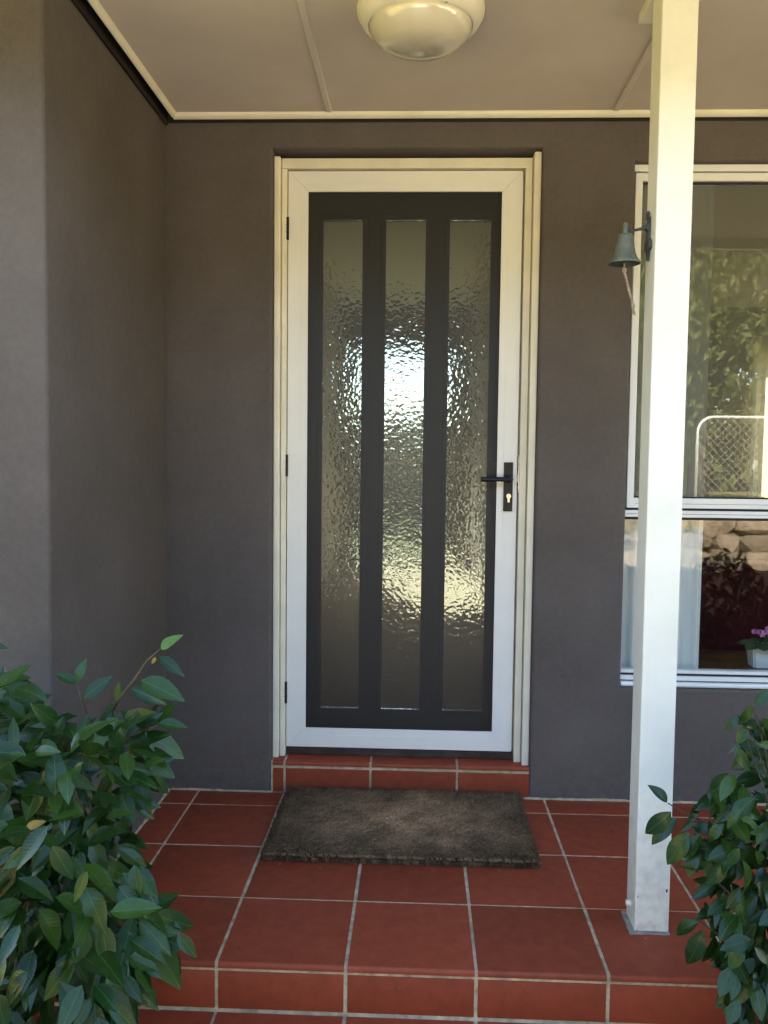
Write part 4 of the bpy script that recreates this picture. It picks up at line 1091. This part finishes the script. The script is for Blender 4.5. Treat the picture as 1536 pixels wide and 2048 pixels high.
tl = []
for k in range(3):
    m = leaf_mesh('clump', 0.5, 0.3, 0.3, 2, 0.3); tl.append(m)
def tree(name, label, x, y, z0, h, rad, n, seed):
    rr = random.Random(seed)
    T_ = thing(name, label, 'tree', 'garden trees across the front lawn')
    p0 = Vector((x, y, z0 - 0.1))
    bm = tube(B(), [p0, p0 + Vector((0.1, 0, h * 0.25)), p0 + Vector((-0.05, 0.1, h * 0.5)), p0 + Vector((0.1, 0, h * 0.8))], [0.2, 0.16, 0.11, 0.03], 10)
    lobes = []
    for k in range(9):
        a = k * 2.4 + rr.random(); e = rr.uniform(0.1, 1.0)
        q = p0 + Vector((math.cos(a) * rad * rr.uniform(0.3, 0.75), math.sin(a) * rad * rr.uniform(0.3, 0.75), h * (0.35 + 0.55 * e)))
        lobes.append((q, rad * rr.uniform(0.38, 0.6)))
        tube(bm, [p0 + Vector((0, 0.05, h * (0.25 + 0.35 * e))), (p0 + Vector((0, 0, h * 0.45))).lerp(q, 0.5) + Vector((0, 0, 0.1)), q], [0.07, 0.05, 0.02], 6)
    build('trunk', bm, M['bark'], T_)
    vs, fs = [], []
    for k in range(n * 2):
        c, r = lobes[rr.randrange(len(lobes))]
        v = Vector((rr.gauss(0, 1), rr.gauss(0, 1), rr.gauss(0, 1))).normalized() * (r * rr.uniform(0.55, 1.08) ** 0.7)
        p = c + v; s = rr.uniform(0.06, 0.11)
        d = Vector((rr.gauss(0, 1), rr.gauss(0, 1), rr.gauss(0, 1) - 0.4)).normalized(); u = d.orthogonal().normalized()
        i = len(vs)
        vs += [p - d * s, p + u * s * 0.38, p + d * s, p - u * s * 0.38]; fs.append((i, i + 1, i + 2, i + 3))
    me = bpy.data.meshes.new('crown'); me.from_pydata([tuple(v) for v in vs], [], fs)
    link('crown', me, M['tree_leaf'], T_)
    return T_
tree('garden_tree', 'broad spreading tree facing the front door', 0.2, -12.5, 0.42, 4.2, 2.3, 6500, 1)
tree('garden_tree', 'tall tree behind the tube gate', 5.6, -12.0, 0.42, 4.8, 2.5, 7500, 2)
tree('garden_tree', 'low bushy tree near the end of the rock wall', 9.5, -10.0, 0.42, 3.9, 2.2, 6000, 3)
tree('garden_tree', 'round tree facing the forward wall', -5.0, -11.5, 0.42, 4.4, 2.4, 6500, 4)
tree('garden_tree', 'old tree farthest back on the terrace', 2.9, -17.0, 0.42, 5.6, 3.0, 7000, 5)

HG = thing('added_hedge', 'low dark green hedge added to darken the window reflection', 'hedge')  # added so that the panes mirror dark leaves, not sunlit mulch
rr_ = random.Random(21); hv, hf = [], []
for k in range(9000):
    x = rr_.uniform(2.3, 6.2); top = 0.42 + 0.14 * math.sin(x * 5.1) + 0.07 * math.sin(x * 13.7)
    p = Vector((x, -2.7 + rr_.uniform(-0.3, 0.3), rr_.uniform(GZ + 0.02, top))); s_ = rr_.uniform(0.02, 0.05)
    d = Vector((rr_.gauss(0, 1), rr_.gauss(0, 1), rr_.gauss(0, 1) + 0.5)).normalized(); u = d.orthogonal().normalized(); i = len(hv)
    hv += [tuple(p - d * s_), tuple(p + u * s_ * 0.42), tuple(p + d * s_), tuple(p - u * s_ * 0.42)]; hf.append((i, i + 1, i + 2, i + 3))
me = bpy.data.meshes.new('foliage'); me.from_pydata(hv, [], hf); tag(link('foliage', me, M['leafR'], HG), kind='stuff')
for k in range(8):
    x = 2.5 + k * 0.5
    build('stem', tube(B(), [(x, -2.7, GZ), (x + jit(0.1), -2.7, GZ + 0.3), (x + jit(0.2), -2.7, GZ + 0.55)], [0.015, 0.01, 0.004], 6), M['twig'], HG)
# unseen belt of trees, added to block low sky light from the front
def wood(name, label, pts, h0, h1, n, seed):
    rr = random.Random(seed); vs, fs = [], []
    def put(p, s, flat=False):
        d = Vector((rr.gauss(0, 1), rr.gauss(0, 1), rr.gauss(0, 1) - 0.3)).normalized(); u = d.orthogonal().normalized(); i = len(vs)
        vs.extend([tuple(p - d * s), tuple(p + u * s * 0.45), tuple(p + d * s), tuple(p - u * s * 0.45)]); fs.append((i, i + 1, i + 2, i + 3))
    segs = list(zip(pts, pts[1:])); tot = sum((Vector(b) - Vector(a)).length for a, b in segs)
    lob = []
    for a, b in segs:
        L_ = (Vector(b) - Vector(a)).length
        for k in range(int(L_ / 1.3)):
            q = Vector(a).lerp(Vector(b), (k + rr.random()) / (L_ / 1.3))
            top = rr.uniform(h0, h1)
            for zz in (0.15, 0.4, 0.65, 0.88): lob.append((Vector((q.x + rr.uniform(-.6, .6), q.y + rr.uniform(-.8, .8), 0.3 + top * zz)), rr.uniform(1.0, 1.7) * (1.1 - 0.35 * zz)))
    for k in range(n):
        c, r = lob[rr.randrange(len(lob))]
        v = Vector((rr.gauss(0, 1), rr.gauss(0, 1), rr.gauss(0, 1))).normalized() * r * rr.uniform(0.5, 1.05)
        put(c + v, rr.uniform(0.16, 0.34))
    me = bpy.data.meshes.new(name); me.from_pydata(vs, [], fs)
    return tag(link(name, me, M['tree_leaf']), label, 'trees', kind='stuff')
wood('sky_blocking_trees', 'dense unseen belt of trees added to block the low sky', [(-26, -6), (-19, -15), (-8, -20), (6, -21), (18, -17), (26, -6)], 5.5, 7.8, 60000, 11)

# back garden fence seen through the hall
FN = thing('paling_fence', 'weathered timber paling fence behind the house', 'fence')
pm_ = mesh('paling', prism(B(), [(-0.07, 0), (0.07, 0), (0.07, 2.33), (0.04, 2.38), (-0.04, 2.38), (-0.07, 2.33)], 'Y', 0, 0.018))
pm_.materials.append(M['paling'])
for k in range(70):
    o = link('paling', pm_, None, FN); o.location = (-5 + k * 0.15, 15.0, GZ + jit(0.03))
for z in (0.15, 1.55):
    boxm('fence_rail', M['paling'], FN, -5.1, 5.6, 15.02, 15.07, z, z + 0.09)
